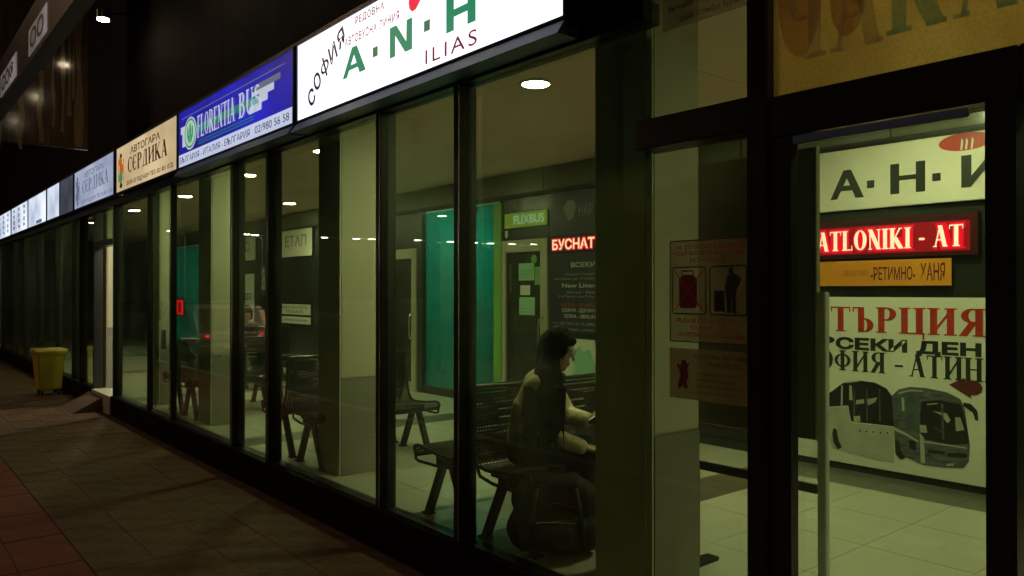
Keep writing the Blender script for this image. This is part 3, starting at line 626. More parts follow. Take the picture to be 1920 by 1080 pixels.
# ------------------------------------------------------------------ downlights
def downlight(x, y, lab, grp='round downlights in the waiting hall ceiling'):
    r = empty('ceiling_downlight', (x, y, CEIL), label=lab, cat='downlight', group=grp)
    MB().cyl(0, 0, -.012, -.004, .085).build('lens', M['lampwarm'], r)
    ring = []
    rg = MB().tube([(.098 * math.cos(R(a)), .098 * math.sin(R(a)), -.006) for a in range(0, 360, 15)], .010, 6, close=True); rg.build('trim_ring', M['white_plastic'], r)
    return r
for (x, y, lab) in ((3.43, 3.87, 'largest round downlight, above the seated person'), (3.46, 7.08, 'second downlight, left of the cream column'), (3.48, 9.1, 'third downlight, seen in the narrow pane below the blue sign'),
                    (5.1, 11.6, 'small downlight close to the office wall, lowest in the wide pane'), (3.55, 11.7, 'tiny downlight below the cream sign, behind the pale column'), (3.5, 14.3, 'downlight seen left of the pale column, below the pale blue sign'),
                    (4.9, 2.15, 'downlight close to the ticket office signboard, behind the gold sign'), (3.6, -.4, 'downlight just inside the entrance door'),
                    (3.5, 17.4, 'far downlight beyond the open doorway')):
    downlight(x, y, lab)

# ------------------------------------------------------------------ office fronts on the back wall
bw = empty('office_wall', (XB, 10, 0), label='long wall of ticket offices at the back of the hall with glossy panels above', cat='wall')
def wbox(name, Y0, Y1, z0, z1, X0, X1, mat, bev=0, par=bw): return MB().box(X0 - XB, X1 - XB, Y0 - 10, Y1 - 10, z0, z1).build(name, M[mat], par, bevel=bev)
wbox('wall_core', -3, 6.30, 0, CEIL, 5.86, 6.0, 'office_dark')
wbox('wall_core', 9.85, 17.4, 0, CEIL, 5.86, 6.0, 'office_dark')
yy = 0.05
for k in range(19):
    w_ = 1.27; wbox('fascia_panel', yy + .006, yy + w_ - .006, 2.735, CEIL - .012, 5.79, 5.858, 'fascia', .003); yy += w_
wbox('fascia_rail', -3, 24.2, 2.69, 2.733, 5.77, 5.858, 'joint')
# wall panels of the offices
for (a, b) in ((-3, 1.4), (1.4, 3.35), (3.35, 5.45)):
    wbox('wall_panel', a + .004, b - .004, FLOOR, 2.69, 5.82, 5.859, 'office_dark', .003)
wbox('skirting', -3, 5.45, FLOOR, .30, 5.795, 5.819, 'joint')
wbox('door_post', 5.46, 5.56, FLOOR, 2.69, 5.78, 5.86, 'office_dark')
# lime and green glass, door one (Y 6.32-7.13)
def door(Y0, Y1, lab, hs):
    d = face('office_door', XB - .02, Y1, FLOOR, label=lab, cat='door', group='aluminium framed doors to the offices')
    W = Y1 - Y0; H = 1.97; t = .075
    MB().box(0, t, 0, H, -.05, 0).build('stile', M['alu'], d, bevel=.004); MB().box(W - t * 1.6, W, 0, H, -.05, 0).build('stile', M['alu'], d, bevel=.004)
    MB().box(t, W - t * 1.6, H - .14, H, -.05, -.001).build('top_rail', M['alu'], d, bevel=.004); MB().box(t, W - t * 1.6, 0, .12, -.05, -.001).build('bottom_rail', M['alu'], d, bevel=.004)
    MB().box(t, W - t * 1.6, .12, H - .14, -.03, -.024).build('door_glass', M['office_dark'], d)
    hu = W - t * .8 if hs > 0 else t * .5
    MB().tube([(hu, .72, 0), (hu - .02 * hs, .73, .04), (hu - .035 * hs, .82, .055), (hu - .035 * hs, .98, .055), (hu - .02 * hs, 1.07, .04), (hu, 1.08, 0)], .011, 8).build('handle', M['chrome'], d, smooth=True)
    return d
d1 = door(6.33, 7.13, 'office door with green papers stuck on its dark glass', 1)
d2 = door(9.0, 9.8, 'plain office door left of the green glass', 1)
for (px0, px1, py0, py1, m_, nm) in ((970, 999, 494, 526, 'papergreen', 'pinned_paper'), (1000, 1013, 500, 534, 'lime', 'pinned_paper'), (973, 991, 535, 553, 'paper_w', 'pinned_paper'), (971, 1000, 557, 590, 'papergreen', 'pinned_paper')):
    a, b = Yp(px0, 5.78), Yp(px1, 5.78); z0, z1 = Zp(px0, py1, 5.78), Zp(px0, py0, 5.78)
    slab(7.13 - a, 7.13 - b, z0 - FLOOR, z1 - FLOOR, -.022, -.019).build(nm, M[m_], d1)
    for k in range(3): flat([(7.13 - a + .02, z0 - FLOOR + .03 + k * .04), (7.13 - b - .02, z0 - FLOOR + .03 + k * .04), (7.13 - b - .02, z0 - FLOOR + .036 + k * .04), (7.13 - a + .02, z0 - FLOOR + .036 + k * .04)], -.0185, M['ink_grey'], d1, 'print_line') if z1 - z0 > .12 else None
flat(ell(.56, 1.74, .05, .05), -.018, M['lime'], d1, 'round_sticker')
text('РЕЗЕРВАЦИИ', .13, .16, 1.3, 1.7, -.018, M['ink_grey'], d1)
wbox('wall_panel', 6.30, 7.14, 2.21, 2.69, 5.81, 5.86, 'office_dark', .003)
wbox('wall_panel', 8.98, 9.84, 2.21, 2.69, 5.81, 5.86, 'office_dark', .003)
wbox('lime_post', 7.15, 7.30, FLOOR + .05, 2.66, 5.79, 5.84, 'lime', .003)
for (a, b) in ((7.31, 8.12), (8.13, 8.85)):
    wbox('green_pane', a, b, FLOOR + .10, 2.66, 5.81, 5.822, 'green_glass')
wbox('pane_base', 7.31, 8.96, FLOOR, FLOOR + .10, 5.80, 5.86, 'joint'); wbox('pane_post', 8.86, 8.98, FLOOR, 2.69, 5.79, 5.86, 'office_dark')
# the office room behind the green panes
def backroom(Y0, Y1, lab):
    r = empty('office_room', (6.6, (Y0 + Y1) / 2, 0), label=lab, cat='room')
    h = (Y1 - Y0) / 2
    MB().box(.45, .5, -h, h, .1, 2.95).build('back_panel', M['room_white'], r); MB().box(-.72, .45, -h, h, .1, .2).build('room_floor', M['room_white'], r)
    MB().box(-.72, .45, -h, h, 2.9, 2.95).build('room_ceiling', M['room_white'], r)
    MB().box(-.72, .45, -h - .03, -h, .1, 2.95).build('side_panel', M['room_white'], r); MB().box(-.72, .45, h, h + .03, .1, 2.95).build('side_panel', M['room_white'], r)
    l_ = empty('office_lamp', (6.45, (Y0 + Y1) / 2, 2.89), label='ceiling lamp inside the ' + lab, cat='lamp')
    MB().box(-.06, .06, -.3, .3, -.03, -.01).build('tube_lens', M['lampoffice'], l_); MB().box(-.08, .08, -.32, .32, -.009, 0).build('lamp_housing', M['white_plastic'], l_)
backroom(7.3, 8.95, 'small lit office behind the near green panes')
wbox('wall_core', 6.31, 7.27, 0, CEIL, 5.87, 6.0, 'office_dark'); wbox('wall_core', 8.98, 9.84, 0, CEIL, 5.87, 6.0, 'office_dark')
wbox('green_pane', 17.5, 18.7, FLOOR + .1, 2.66, 5.81, 5.822, 'green_glass'); wbox('green_pane', 18.71, 20.2, FLOOR + .1, 2.66, 5.81, 5.822, 'green_glass')
backroom(17.5, 20.2, 'small lit office behind the far green panes')
wbox('wall_core', 20.25, 24.4, 0, CEIL, 5.86, 6.0, 'office_dark'); wbox('wall_core', 17.40, 17.46, 0, CEIL, 5.86, 6.0, 'office_dark')
for (a, b) in ((9.86, 12.2), (12.2, 14.7), (14.7, 17.4), (20.3, 24)): wbox('wall_panel', a + .004, b - .004, FLOOR, 2.69, 5.82, 5.859, 'office_dark', .003)
wbox('skirting', 9.85, 17.4, FLOOR, .30, 5.795, 5.819, 'joint')
# second leaf: pane side of the lettered window (Y 5.56-6.3)
wbox('window_backing', 5.561, 6.30, FLOOR, 2.69, 5.80, 5.86, 'navy')

# ticket office items: all lie on the wall face
WX = 5.775
def wp(px, py): return Yp(px, WX), Zp(px, py, WX)
s = face('office_signboard', WX, 3.42, 2.225, label='glossy white board with dark dotted office letters and a red oval, right end', cat='signboard')
U = lambda Y: 3.42 - Y
slab(0, 2.3, 0, .505, -.03, 0).build('board', M['board_w'], s, bevel=.004)
V0 = .09; Hh = .22
def pl(ps, m_='ink'): 
    for i, p in enumerate(ps): flat(p, .002 + i * .0006, M[m_], s, 'lettering')
a0 = U(3.045); pl([[(a0, V0), (a0 + .055, V0), (a0 + .165, V0 + Hh), (a0 + .105, V0 + Hh)], [(a0 + .105, V0 + Hh), (a0 + .165, V0 + Hh), (a0 + .265, V0), (a0 + .20, V0)], [(a0 + .06, V0 + .06), (a0 + .22, V0 + .06), (a0 + .20, V0 + .10), (a0 + .08, V0 + .10)]])
h0 = U(2.585); pl([[(h0, V0), (h0 + .065, V0), (h0 + .065, V0 + Hh), (h0, V0 + Hh)], [(h0 + .18, V0), (h0 + .245, V0), (h0 + .245, V0 + Hh), (h0 + .18, V0 + Hh)], [(h0 + .05, V0 + .095), (h0 + .2, V0 + .095), (h0 + .2, V0 + .13), (h0 + .05, V0 + .13)]])
i0 = U(2.105); pl([[(i0, V0), (i0 + .065, V0), (i0 + .065, V0 + Hh), (i0, V0 + Hh)], [(i0 + .18, V0), (i0 + .245, V0), (i0 + .245, V0 + Hh), (i0 + .18, V0 + Hh)], [(i0, V0), (i0 + .06, V0), (i0 + .245, V0 + Hh), (i0 + .185, V0 + Hh)]])
for yy in (2.73, 2.265): flat([(U(yy) - .028, V0 + .065), (U(yy) + .028, V0 + .065), (U(yy) + .028, V0 + .12), (U(yy) - .028, V0 + .12)], .002, M['ink'], s, 'lettering')
a0 = U(1.70); pl([[(a0, V0), (a0 + .055, V0), (a0 + .165, V0 + Hh), (a0 + .105, V0 + Hh)], [(a0 + .105, V0 + Hh), (a0 + .165, V0 + Hh), (a0 + .265, V0), (a0 + .20, V0)], [(a0 + .06, V0 + .06), (a0 + .22, V0 + .06), (a0 + .20, V0 + .10), (a0 + .08, V0 + .10)]])
flat(ell(U(2.08), .405, .17, .062, 36), .002, M['ink_red'], s, 'red_oval')
for k in (-.03, .0, .035): flat([(U(2.08) + k, .35), (U(2.08) + k + .012, .35), (U(2.08) + k + .02, .41), (U(2.08) + k + .008, .43)], .003, M['paper_w'], s, 'white_stroke')
s = face('led_display', WX, 3.22, 1.85, label='red LED display with running Latin letters under the glossy white board', cat='led display')
slab(0, 1.22, 0, .30, -.05, 0).build('case', M['office_dark'], s, bevel=.004)
slab(.005, 1.215, .005, .295, .0, .004).build('led_panel', M['led_panel'], s)
slab(.03, 1.17, .035, .245, .0042, .0050).build('glow_band', M['led_glow'], s); serif('ATLONIKI - AT', .055, 1.145, .048, .232, .006, M['led_halo'], s, T=.62, gap=.0, name='glow_lettering'); serif('ATLONIKI - AT', .07, 1.13, .065, .215, .010, M['led'], s, T=.26, gap=.10)  # emissive red band and bolder letter copy imitate the halo
s = face('orange_banner', WX, 3.2, 1.645, label='orange paper banner with dark red town names below the LED display', cat='banner')
slab(0, 1.03, 0, .19, -.006, 0).build('sheet', M['orange'], s)
text('-РЕТИМНО-', .47, .79, .04, .14, .002, M['ink_maroon'], s, bold=.015); text('ХАНЯ', .825, .99, .035, .16, .002, M['ink_maroon'], s, bold=.015); text('ИРАКЛИО', .26, .45, .07, .12, .002, M['ink_orange'], s)
s = face('travel_poster', WX, 3.42, .285, label='tall poster with red and black lines of text above two coaches', cat='poster')
slab(0, 1.55, 0, 1.275, -.008, 0).build('sheet', M['poster'], s)
PU = lambda px: 3.42 - Yp(px, WX)
PV = lambda px, py: Zp(px, py, WX) - .285
serif('ТУРЦИЯ'.replace('У', 'Ъ'), PU(1558), PU(1847), 1.01, 1.20, .002, M['ink_red'], s, T=.26, gap=.1)
text('ВСЕКИ ДЕН', PU(1545) - .03, PU(1840), .855, .968, .002, M['ink'], s, bold=.05)
serif('СОФИЯ', PU(1510), PU(1660), .71, .865, .002, M['ink'], s, T=.24, gap=.1); serif('-', PU(1675), PU(1695), .71, .865, .002, M['ink'], s)
serif('АТИНА', PU(1705), PU(1880), .705, .865, .002, M['ink'], s, T=.24, gap=.08)
def pp(pts, w_, m_, nm): return flat([(PU(a), PV(a, b)) for a, b in pts], w_, M[m_], s, nm)
# rear coach
pp([(1554, 737), (1580, 718), (1610, 713), (1640, 717), (1662, 728), (1676, 748), (1678, 800), (1650, 796), (1596, 790), (1590, 760), (1554, 762)], .002, 'bus_glass', 'coach_picture')
pp([(1554, 764), (1589, 762), (1597, 792), (1676, 801), (1676, 868), (1640, 862), (1560, 840), (1554, 820)], .0024, 'bus_pale', 'coach_picture')
pp([(1562, 803), (1568, 804), (1572, 825), (1578, 838), (1570, 842), (1562, 828), (1560, 812)], .003, 'bus_glass', 'wheel_picture')
pp([(1577, 722), (1580, 722), (1580, 790), (1576, 760)], .003, 'bus_pale', 'pillar_picture'); pp([(1592, 722), (1597, 723), (1598, 750), (1592, 750)], .003, 'bus_pale', 'window_glint')
pp([(1605, 750), (1620, 748), (1620, 756), (1604, 758)], .003, 'bus_pale', 'window_glint'); pp([(1626, 748), (1645, 745), (1640, 754), (1627, 760)], .003, 'bus_pale', 'window_glint'); pp([(1600, 780), (1612, 779), (1613, 790), (1601, 790)], .003, 'bus_pale', 'window_glint')
# front coach
pp([(1672, 742), (1684, 730), (1706, 725), (1735, 727), (1775, 735), (1800, 748), (1808, 764), (1818, 835), (1816, 865), (1806, 877), (1770, 876), (1730, 871), (1700, 858), (1678, 850), (1676, 800)], .0032, 'bus_body', 'coach_picture')
pp([(1674, 744), (1706, 727), (1722, 730), (1726, 800), (1722, 815), (1700, 796), (1680, 770)], .0038, 'bus_blue', 'coach_picture')
pp([(1728, 752), (1760, 750), (1802, 758), (1812, 800), (1817, 832), (1780, 833), (1730, 822), (1724, 780)], .0042, 'bus_glass', 'windscreen_picture')
pp([(1748, 770), (1775, 775), (1782, 788), (1776, 793), (1765, 778)], .0046, 'bus_pale', 'window_glint'); pp([(1790, 782), (1800, 782), (1808, 806), (1792, 808)], .0046, 'bus_pale', 'window_glint'); pp([(1724, 796), (1736, 797), (1738, 811), (1725, 810)], .0046, 'bus_pale', 'window_glint')
pp([(1690, 745), (1695, 746), (1696, 770), (1691, 770)], .0046, 'bus_pale', 'window_glint')
pp([(1703, 824), (1716, 826), (1718, 845), (1706, 842)], .0046, 'bus_glass', 'wheel_picture'); pp([(1677, 826), (1684, 826), (1690, 848), (1698, 858), (1688, 861), (1679, 852)], .0046, 'bus_glass', 'wheel_picture')
pp([(1724, 812), (1732, 820), (1734, 868), (1726, 868)], .0046, 'bus_pale', 'headlamp_glint'); pp([(1774, 869), (1788, 868), (1787, 873), (1773, 873)], .0046, 'bus_pale', 'plate_glint')
pp([(1806, 754), (1820, 757), (1832, 770), (1834, 788), (1828, 788), (1824, 774), (1806, 761)], .0036, 'bus_glass', 'mirror_picture')
s_e = ell(PU(1823), PV(1823, 727), .062, .052, 20); flat(s_e, .0036, M['ink_maroon'], s, 'round_mark'); pp([(1779, 721), (1808, 708), (1822, 748)], .0032, 'ink_maroon', 'arrow_mark')
pp([(1676, 800), (1700, 812), (1722, 826), (1722, 830), (1700, 817), (1676, 806)], .0044, 'bus_pale', 'stripe_picture')
pp([(1732, 826), (1812, 838), (1812, 841), (1732, 829)], .0044, 'bus_pale', 'bumper_line'); pp([(1740, 842), (1770, 846), (1770, 852), (1740, 848)], .0044, 'bus_glass', 'grille_picture'); pp([(1776, 848), (1812, 850), (1812, 858), (1776, 856)], .0044, 'bus_glass', 'grille_picture')
for k in range(5): pp([(1610 + k * 13, 806 + k), (1613 + k * 13, 806 + k), (1613 + k * 13, 809 + k), (1610 + k * 13, 809 + k)], .0029, 'bus_glass', 'side_mark')
pp([(1684, 736), (1706, 730), (1730, 732), (1730, 734), (1706, 733), (1684, 739)], .0047, 'bus_pale', 'roof_glint'); pp([(1586, 716), (1610, 713), (1610, 715), (1588, 718)], .0047, 'bus_pale', 'roof_glint')
pp([(1752, 800), (1772, 812), (1771, 814), (1750, 802)], .0047, 'bus_body', 'wiper_picture'); pp([(1738, 757), (1758, 755), (1758, 757), (1738, 759)], .0047, 'bus_pale', 'window_glint'); pp([(1764, 756), (1768, 756), (1770, 824), (1766, 824)], .00465, 'bus_body', 'pillar_picture')
for k in range(3): pp([(1600 + k * 24, 728), (1602 + k * 24, 728), (1603 + k * 24, 790), (1600 + k * 24, 790)], .0029, 'bus_body', 'pillar_picture')
# posters right of the frame
s = face('side_poster', WX, 1.84, .285, label='pale poster with dark swirling print, cut by the right edge of the photo', cat='poster')
slab(0, .9, 0, 1.275, -.008, 0).build('sheet', M['poster'], s)
for k, (a, b, r1) in enumerate(((.10, .95, .05), (.13, .72, .07), (.10, .47, .05))): flat(ell(a, b, r1, .06, 20), .002 + .0004 * k, M['ink'], s, 'dark_print')

# FLIX door sign, lettered window
s = face('lime_door_sign', WX, 7.07, 2.345, label='lime green company sign with pale letters above the paper-covered door', cat='sign')
slab(0, .735, 0, .17, -.02, 0).build('board', M['lit_lime'], s, bevel=.003); text('FLIXBUS', .17, .70, .035, .14, .002, M['s_mint'], s, bold=.025)
s = face('shield_sticker', WX - .005 + .03, 7.09, 2.22, label='small pale shield sticker under the lime sign', cat='sticker')
flat([(0, .10), (.06, .10), (.06, .04), (.03, 0), (0, .04)], 0.004, M['paper_w'], s, 'shield'); 
s = face('led_display', WX, 6.29, 2.02, label='small red LED display with Cyrillic letters above the dark lettered window', cat='led display')
slab(0, .72, 0, .19, -.02, 0).build('case', M['office_dark'], s); slab(.01, .71, .01, .18, .0, .004).build('led_panel', M['led_panel'], s)
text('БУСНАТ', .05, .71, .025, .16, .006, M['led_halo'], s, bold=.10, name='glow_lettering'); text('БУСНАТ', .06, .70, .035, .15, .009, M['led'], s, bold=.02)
s = face('window_lettering', WX + .005, 6.29, .90, label='dark office window with rows of grey destination lettering right of the door', cat='lettering')
slab(0, .72, .25, 1.78, -.01, 0).build('film', M['navy'], s)
for (a, b, v, hh, tx, m_) in ((.34, .70, .98, .055, 'ВСЕКИ', 'ink_white'), (.25, .70, .89, .03, 'Лондон Париж', 'ink_grey'), (.06, .70, .84, .035, 'Америка до Тексас', 'ink_grey'), (.20, .70, .765, .045, 'New Lines', 'ink_white'), (.28, .70, .70, .03, 'Виена - Рим', 'ink_grey'), (.13, .70, .65, .035, 'Ден Понеделник Петък', 'ink_grey'),
                              (.2, .7, .56, .04, 'НОВА ЛИНИЯ', 'ink_orange'), (.2, .7, .50, .045, 'СОФИЯ - БЕРЛИН', 'ink_white'), (.24, .7, .44, .04, 'SOFIA - BERLIN', 'ink_white'), (.04, .7, .36, .035, 'тел. 02 / 813 32 32, 0887', 'ink_grey'), (.08, .7, .30, .035, 'Пътувай евтино с автобус', 'ink_grey')):
    text(tx, a, b, v - .02, v - .02 + hh, .002, M[m_], s, bold=.015)
flat([(.22, 1.60), (.28, 1.68), (.38, 1.68), (.42, 1.60), (.36, 1.48), (.30, 1.46)], .002, M['ink_grey'], s, 'shield_mark'); text('НАР', .46, .66, 1.50, 1.62, .002, M['ink_grey'], s)
s = face('map_poster', WX, 6.29, .55, label='pale poster with a green map, partly behind the seated person', cat='poster')
slab(0, .72, 0, .55, -.008, 0).build('sheet', M['paper_w'], s)
flat([(.35, .1), (.45, .05), (.55, .12), (.68, .10), (.70, .30), (.62, .45), (.52, .42), (.48, .48), (.38, .40), (.40, .25)], .002, M['papergreen'], s, 'map_print')

# further signs and posters along the wall to the left
def board(name, cat, Yl, Yr, z0, z1, mat, lab, lines=(), w_=.02):
    s = face(name, WX, Yl, z0, label=lab, cat=cat); W = Yl - Yr; H = z1 - z0
    slab(0, W, 0, H, -w_, 0).build('board', M[mat], s, bevel=.003)
    for (tx, a, b, c, d, m_) in lines: text(tx, a * W, b * W, c * H, d * H, .002, M[m_], s, bold=.02)
    return s
board('office_signboard', 'signboard', 13.5, 12.25, 2.22, 2.72, 'board_w', 'white office signboard with grey letters seen in the wide pane under the blue sign', (('ЕТАП', .15, .85, .35, .75, 'ink_grey'),))
board('notice_board', 'notice', 13.55, 12.3, 1.20, 1.38, 'paper_w', 'long white strip with one line of letters on the office wall', (('КАСА БИЛЕТИ', .08, .92, .55, .85, 'ink'), ('TICKETS', .2, .8, .15, .4, 'ink')))
board('notice_board', 'notice', 13.5, 12.3, 1.04, 1.16, 'paper_w', 'lower narrow white strip under the ticket strip', (('ИНФОРМАЦИЯ', .1, .9, .3, .7, 'ink'),))
board('office_signboard', 'signboard', 16.0, 14.75, 2.22, 2.72, 'board_w', 'white office signboard seen in the narrow pane under the blue sign', (('БУС', .2, .8, .35, .75, 'ink_grey'),))
board('office_poster', 'poster', 15.5, 14.8, 1.0, 1.95, 'paper_w', 'pale upright office poster with a dark band, seen through the narrow pane', (('ИДЕЯ', .15, .85, .45, .6, 'ink'), ('-----', .1, .9, .2, .24, 'ink')))
board('office_poster', 'poster', 14.5, 14.0, 1.5, 2.1, 'navy', 'dark upright poster with pale vertical lettering', (('АГЕНЦИЯ', .2, .8, .1, .9, 'ink_white'),))
board('office_signboard', 'signboard', 11.9, 10.2, 2.22, 2.70, 'fascia', 'dull unlit signboard left of the plain office door')
s = face('led_display', WX, 19.75, 1.02, label='small square red LED sign glowing far down the hall', cat='led display')
slab(0, .62, 0, .42, -.04, 0).build('case', M['office_dark'], s); slab(.03, .59, .03, .39, 0, .004).build('led_panel', M['led_red'], s); text('0', .22, .45, .08, .34, .008, M['joint'], s, bold=.06)
board('wall_poster', 'poster', 5.35, 3.75, .42, .62, 'orange', 'low orange-yellow strip poster near the floor behind the notice', ())

# ------------------------------------------------------------------ display stand (brown board on white post)
st = empty('display_stand', (3.2, 2.06, FLOOR), label='brown display board on a slim white post inside the entrance', cat='display stand')
MB().box(-.012, .012, 1.752 - 2.06, 2.40 - 2.06, .95 - FLOOR, 2.235 - FLOOR).build('board', M['boardback'], st, bevel=.004)
MB().box(-.014, .014, 1.744 - 2.06, 1.751 - 2.06, .95 - FLOOR, 2.24 - FLOOR).build('board_edge', M['alu'], st)
MB().box(-.03, .005, 1.695 - 2.06, 1.735 - 2.06, 0, 1.37).build('post', M['white_plastic'], st, bevel=.004)
MB().box(-.03, -.005, 1.736 - 2.06, 2.40 - 2.06, .49, .53).build('crossbar', M['leg'], st, bevel=.003)
MB().box(-.011, .001, 1.736 - 2.06, 1.7435 - 2.06, .9, .93).build('clip', M['alu'], st); MB().box(-.011, .001, 1.736 - 2.06, 1.7435 - 2.06, 1.3, 1.33).build('clip', M['alu'], st)
MB().box(-.16, .14, 1.68 - 2.06, 1.75 - 2.06, 0, .02).build('foot', M['leg'], st); MB().box(-.16, .14, 2.36 - 2.06, 2.43 - 2.06, 0, .02).build('foot', M['leg'], st)
MB().box(-.028, -.003, 2.37 - 2.06, 2.40 - 2.06, .02, .4895).build('post', M['leg'], st)

# ------------------------------------------------------------------ benches
PROF = [(-.215, .372), (-.245, .385), (-.255, .405), (-.243, .425), (-.21, .432), (-.10, .418), (.02, .405), (.12, .402), (.185, .415), (.225, .46), (.25, .54), (.275, .66), (.298, .78), (.310, .815)]
def bench_proto():
    r = empty('waiting_bench', (0, 0, FLOOR))
    sw = .545
    for i in range(2):
        x0 = .02 + i * (sw + .025); x1 = x0 + sw
        V = []; F = []; uv = []
        dist = 0; n = len(PROF)
        for k, (y, z) in enumerate(PROF):
            if k: dist += math.hypot(y - PROF[k - 1][0], z - PROF[k - 1][1])
            for x in (x0 + .012, x1 - .012): V.append((x, y, z)); uv.append((x, dist))
        for k in range(n - 1): F.append((2 * k, 2 * k + 1, 2 * k + 3, 2 * k + 2))
        me = bpy.data.meshes.new('seat_shell'); me.from_pydata(V, [], F); ul = me.uv_layers.new(name='UVMap')
        for lp in me.loops: ul.data[lp.index].uv = uv[lp.vertex_index]
        me.shade_smooth(); sh = link('seat_shell', me, M['bench_perf'], r)
        sd = sh.modifiers.new('thickness', 'SOLIDIFY'); sd.thickness = .003
        for xx in (x0, x1):
            MB().tube([(xx, y, z) for y, z in PROF], .011, 8).build('edge_tube', M['bench'], r, smooth=True)
            MB().tube([(xx, -.245, .40), (xx, -.235, .345), (xx, -.20, .335), (xx, .05, .338), (xx, .17, .36), (xx, .215, .44)], .010, 8).build('side_loop', M['bench'], r, smooth=True)
        MB().tube([(x0, .310, .815), (x0 + .03, .316, .832), (x1 - .03, .316, .832), (x1, .310, .815)], .012, 8).build('top_tube', M['bench'], r, smooth=True)
        MB().tube([(x0, -.215, .372), (x1, -.215, .372)], .010, 8).build('front_tube', M['bench'], r, smooth=True)
        for (vy, vz) in ((.262, .60), (.272, .645), (.281, .69)):
            MB().box(x0 + .21, x1 - .21, vy - .006, vy + .0, vz, vz + .010).build('back_slot', M['chrome'], r)
    MB().box(.03, 1.13, -.03, .03, .325, .385).build('beam', M['leg'], r, bevel=.005)
    for x in (.09, 1.06):
        lf = MB().box(x - .03, x + .03, -.09, .13, .36, .398).build('seat_bracket', M['leg'], r, bevel=.004)
        for sgn in (-1, 1):
            MB().prism([(sgn * .01, .36), (sgn * .06, .36), (sgn * .235, .0), (sgn * .185, .0)], x - .022, x + .022, 'x').build('leg', M['leg'], r, bevel=.004)
            MB().box(x - .028, x + .028, sgn * .21 - .035, sgn * .21 + .035, 0, .012).build('foot_pad', M['rubber'], r)
    return r
proto = bench_proto()
BG = 'two-seat perforated steel benches'
spots = [(2.56, 3.20, 0, 'steel bench the seated person occupies, facing right'), (3.73, 3.80, 180, 'empty steel bench back to back with the seated person, facing left'),
         (2.60, 5.70, 0, 'empty steel bench behind the nearest cream column, facing right'), (3.77, 6.30, 180, 'empty steel bench left of the nearest cream column, facing left'),
         (2.62, 8.72, 0, 'empty steel bench below the blue sign, facing right'), (3.79, 9.28, 180, 'dim steel bench behind the long pane below the cream sign'),
         (3.95, 11.3, 0, 'far steel bench with the distant seated person'), (5.12, 11.88, 180, 'far steel bench beyond the pale column, facing left')]
for i, (x, y, a, lab) in enumerate(spots):
    o = proto if i == 0 else copy_tree(proto)
    o.location = (x, y, FLOOR); o.rotation_euler.z = R(a); tag(o, lab, 'bench', BG)

# ------------------------------------------------------------------ people
def capsule(mb, a, b, ra, rb, seg=12):
    a = Vector(a); b = Vector(b); d = (b - a); L = d.length
    d = d.normalized() if L > 1e-6 else Vector((0, 0, 1))
    pts = []; rr = []
    for k in (-80, -50, -20): pts.append(a + d * ra * math.sin(R(k))); rr.append(ra * math.cos(R(k)))
    for k in (20, 50, 80): pts.append(b + d * rb * math.sin(R(k))); rr.append(rb * math.cos(R(k)))
    mb.tube(pts, rr, seg)
def ellipsoid(mb, c, r, rot=None, seg=18, rings=12):
    n0 = len(mb.v); c = Vector(c)
    for i in range(rings + 1):
        th = math.pi * i / rings
        for k in range(seg):
            ph = 2 * math.pi * k / seg; p = Vector((r[0] * math.sin(th) * math.cos(ph), r[1] * math.sin(th) * math.sin(ph), r[2] * math.cos(th)))
            if rot: p = rot @ p
            mb.v.append(tuple(c + p))
    for i in range(rings):
        for k in range(seg): a = n0 + i * seg; b = a + seg; k2 = (k + 1) % seg; mb.f.append([a + k, b + k, b + k2, a + k2])
def organic(mb, name, mat, parent, voxel=.012, smooth=6):
    me = bpy.data.meshes.new(name); me.from_pydata(mb.v, [], mb.f)
    bm = bmesh.new(); bm.from_mesh(me); bmesh.ops.remove_doubles(bm, verts=bm.verts, dist=1e-6); bmesh.ops.recalc_face_normals(bm, faces=bm.faces); bm.to_mesh(me); bm.free()
    o = bpy.data.objects.new('tmp', me); col.objects.link(o)
    rm = o.modifiers.new('r', 'REMESH'); rm.mode = 'VOXEL'; rm.voxel_size = voxel
    sm_ = o.modifiers.new('s', 'SMOOTH'); sm_.iterations = smooth; sm_.factor = .5
    dg = bpy.context.evaluated_depsgraph_get(); m2 = bpy.data.meshes.new_from_object(o.evaluated_get(dg), depsgraph=dg)
    bpy.data.objects.remove(o); m2.name = name; m2.materials.clear(); m2.shade_smooth()
    return link(name, m2, mat, parent)
def hand(mb, wrist, dirv, palm, thumb, curl=.6, s=1.0):
    """palm and five bent fingers; dirv points along the hand, palm is the palm normal, thumb the thumb side"""
    d = Vector(dirv).normalized(); n = Vector(palm).normalized(); t = Vector(thumb).normalized(); wv = Vector(wrist)
    for k, off in enumerate((-.027, -.009, .009, .027)):
        capsule(mb, wv + d * .01 * s + t * off * .6 * s, wv + d * .085 * s + t * off * s, .013 * s, .011 * s, 8)
    for k, (off, L) in enumerate(((.030, .070), (.010, .078), (-.010, .073), (-.029, .058))):
        p = wv + d * .088 * s + t * off * s; a = 0
        for j, f in enumerate((.45, .32, .23)):
            a += curl * (.6 if j == 0 else .9); q = p + (d * math.cos(a) + n * math.sin(a)) * L * f * s
            capsule(mb, p, q, (.0088 - j * .0009) * s, (.0080 - j * .0009) * s, 8); p = q
    p = wv + d * .025 * s + t * .028 * s; q = p + (t * .75 + d * .65).normalized() * .038 * s; capsule(mb, p, q, .012 * s, .0095 * s, 8)
    r = q + (d * .85 + n * .45 + t * .1).normalized() * .03 * s; capsule(mb, q, r, .0095 * s, .0078 * s, 8)
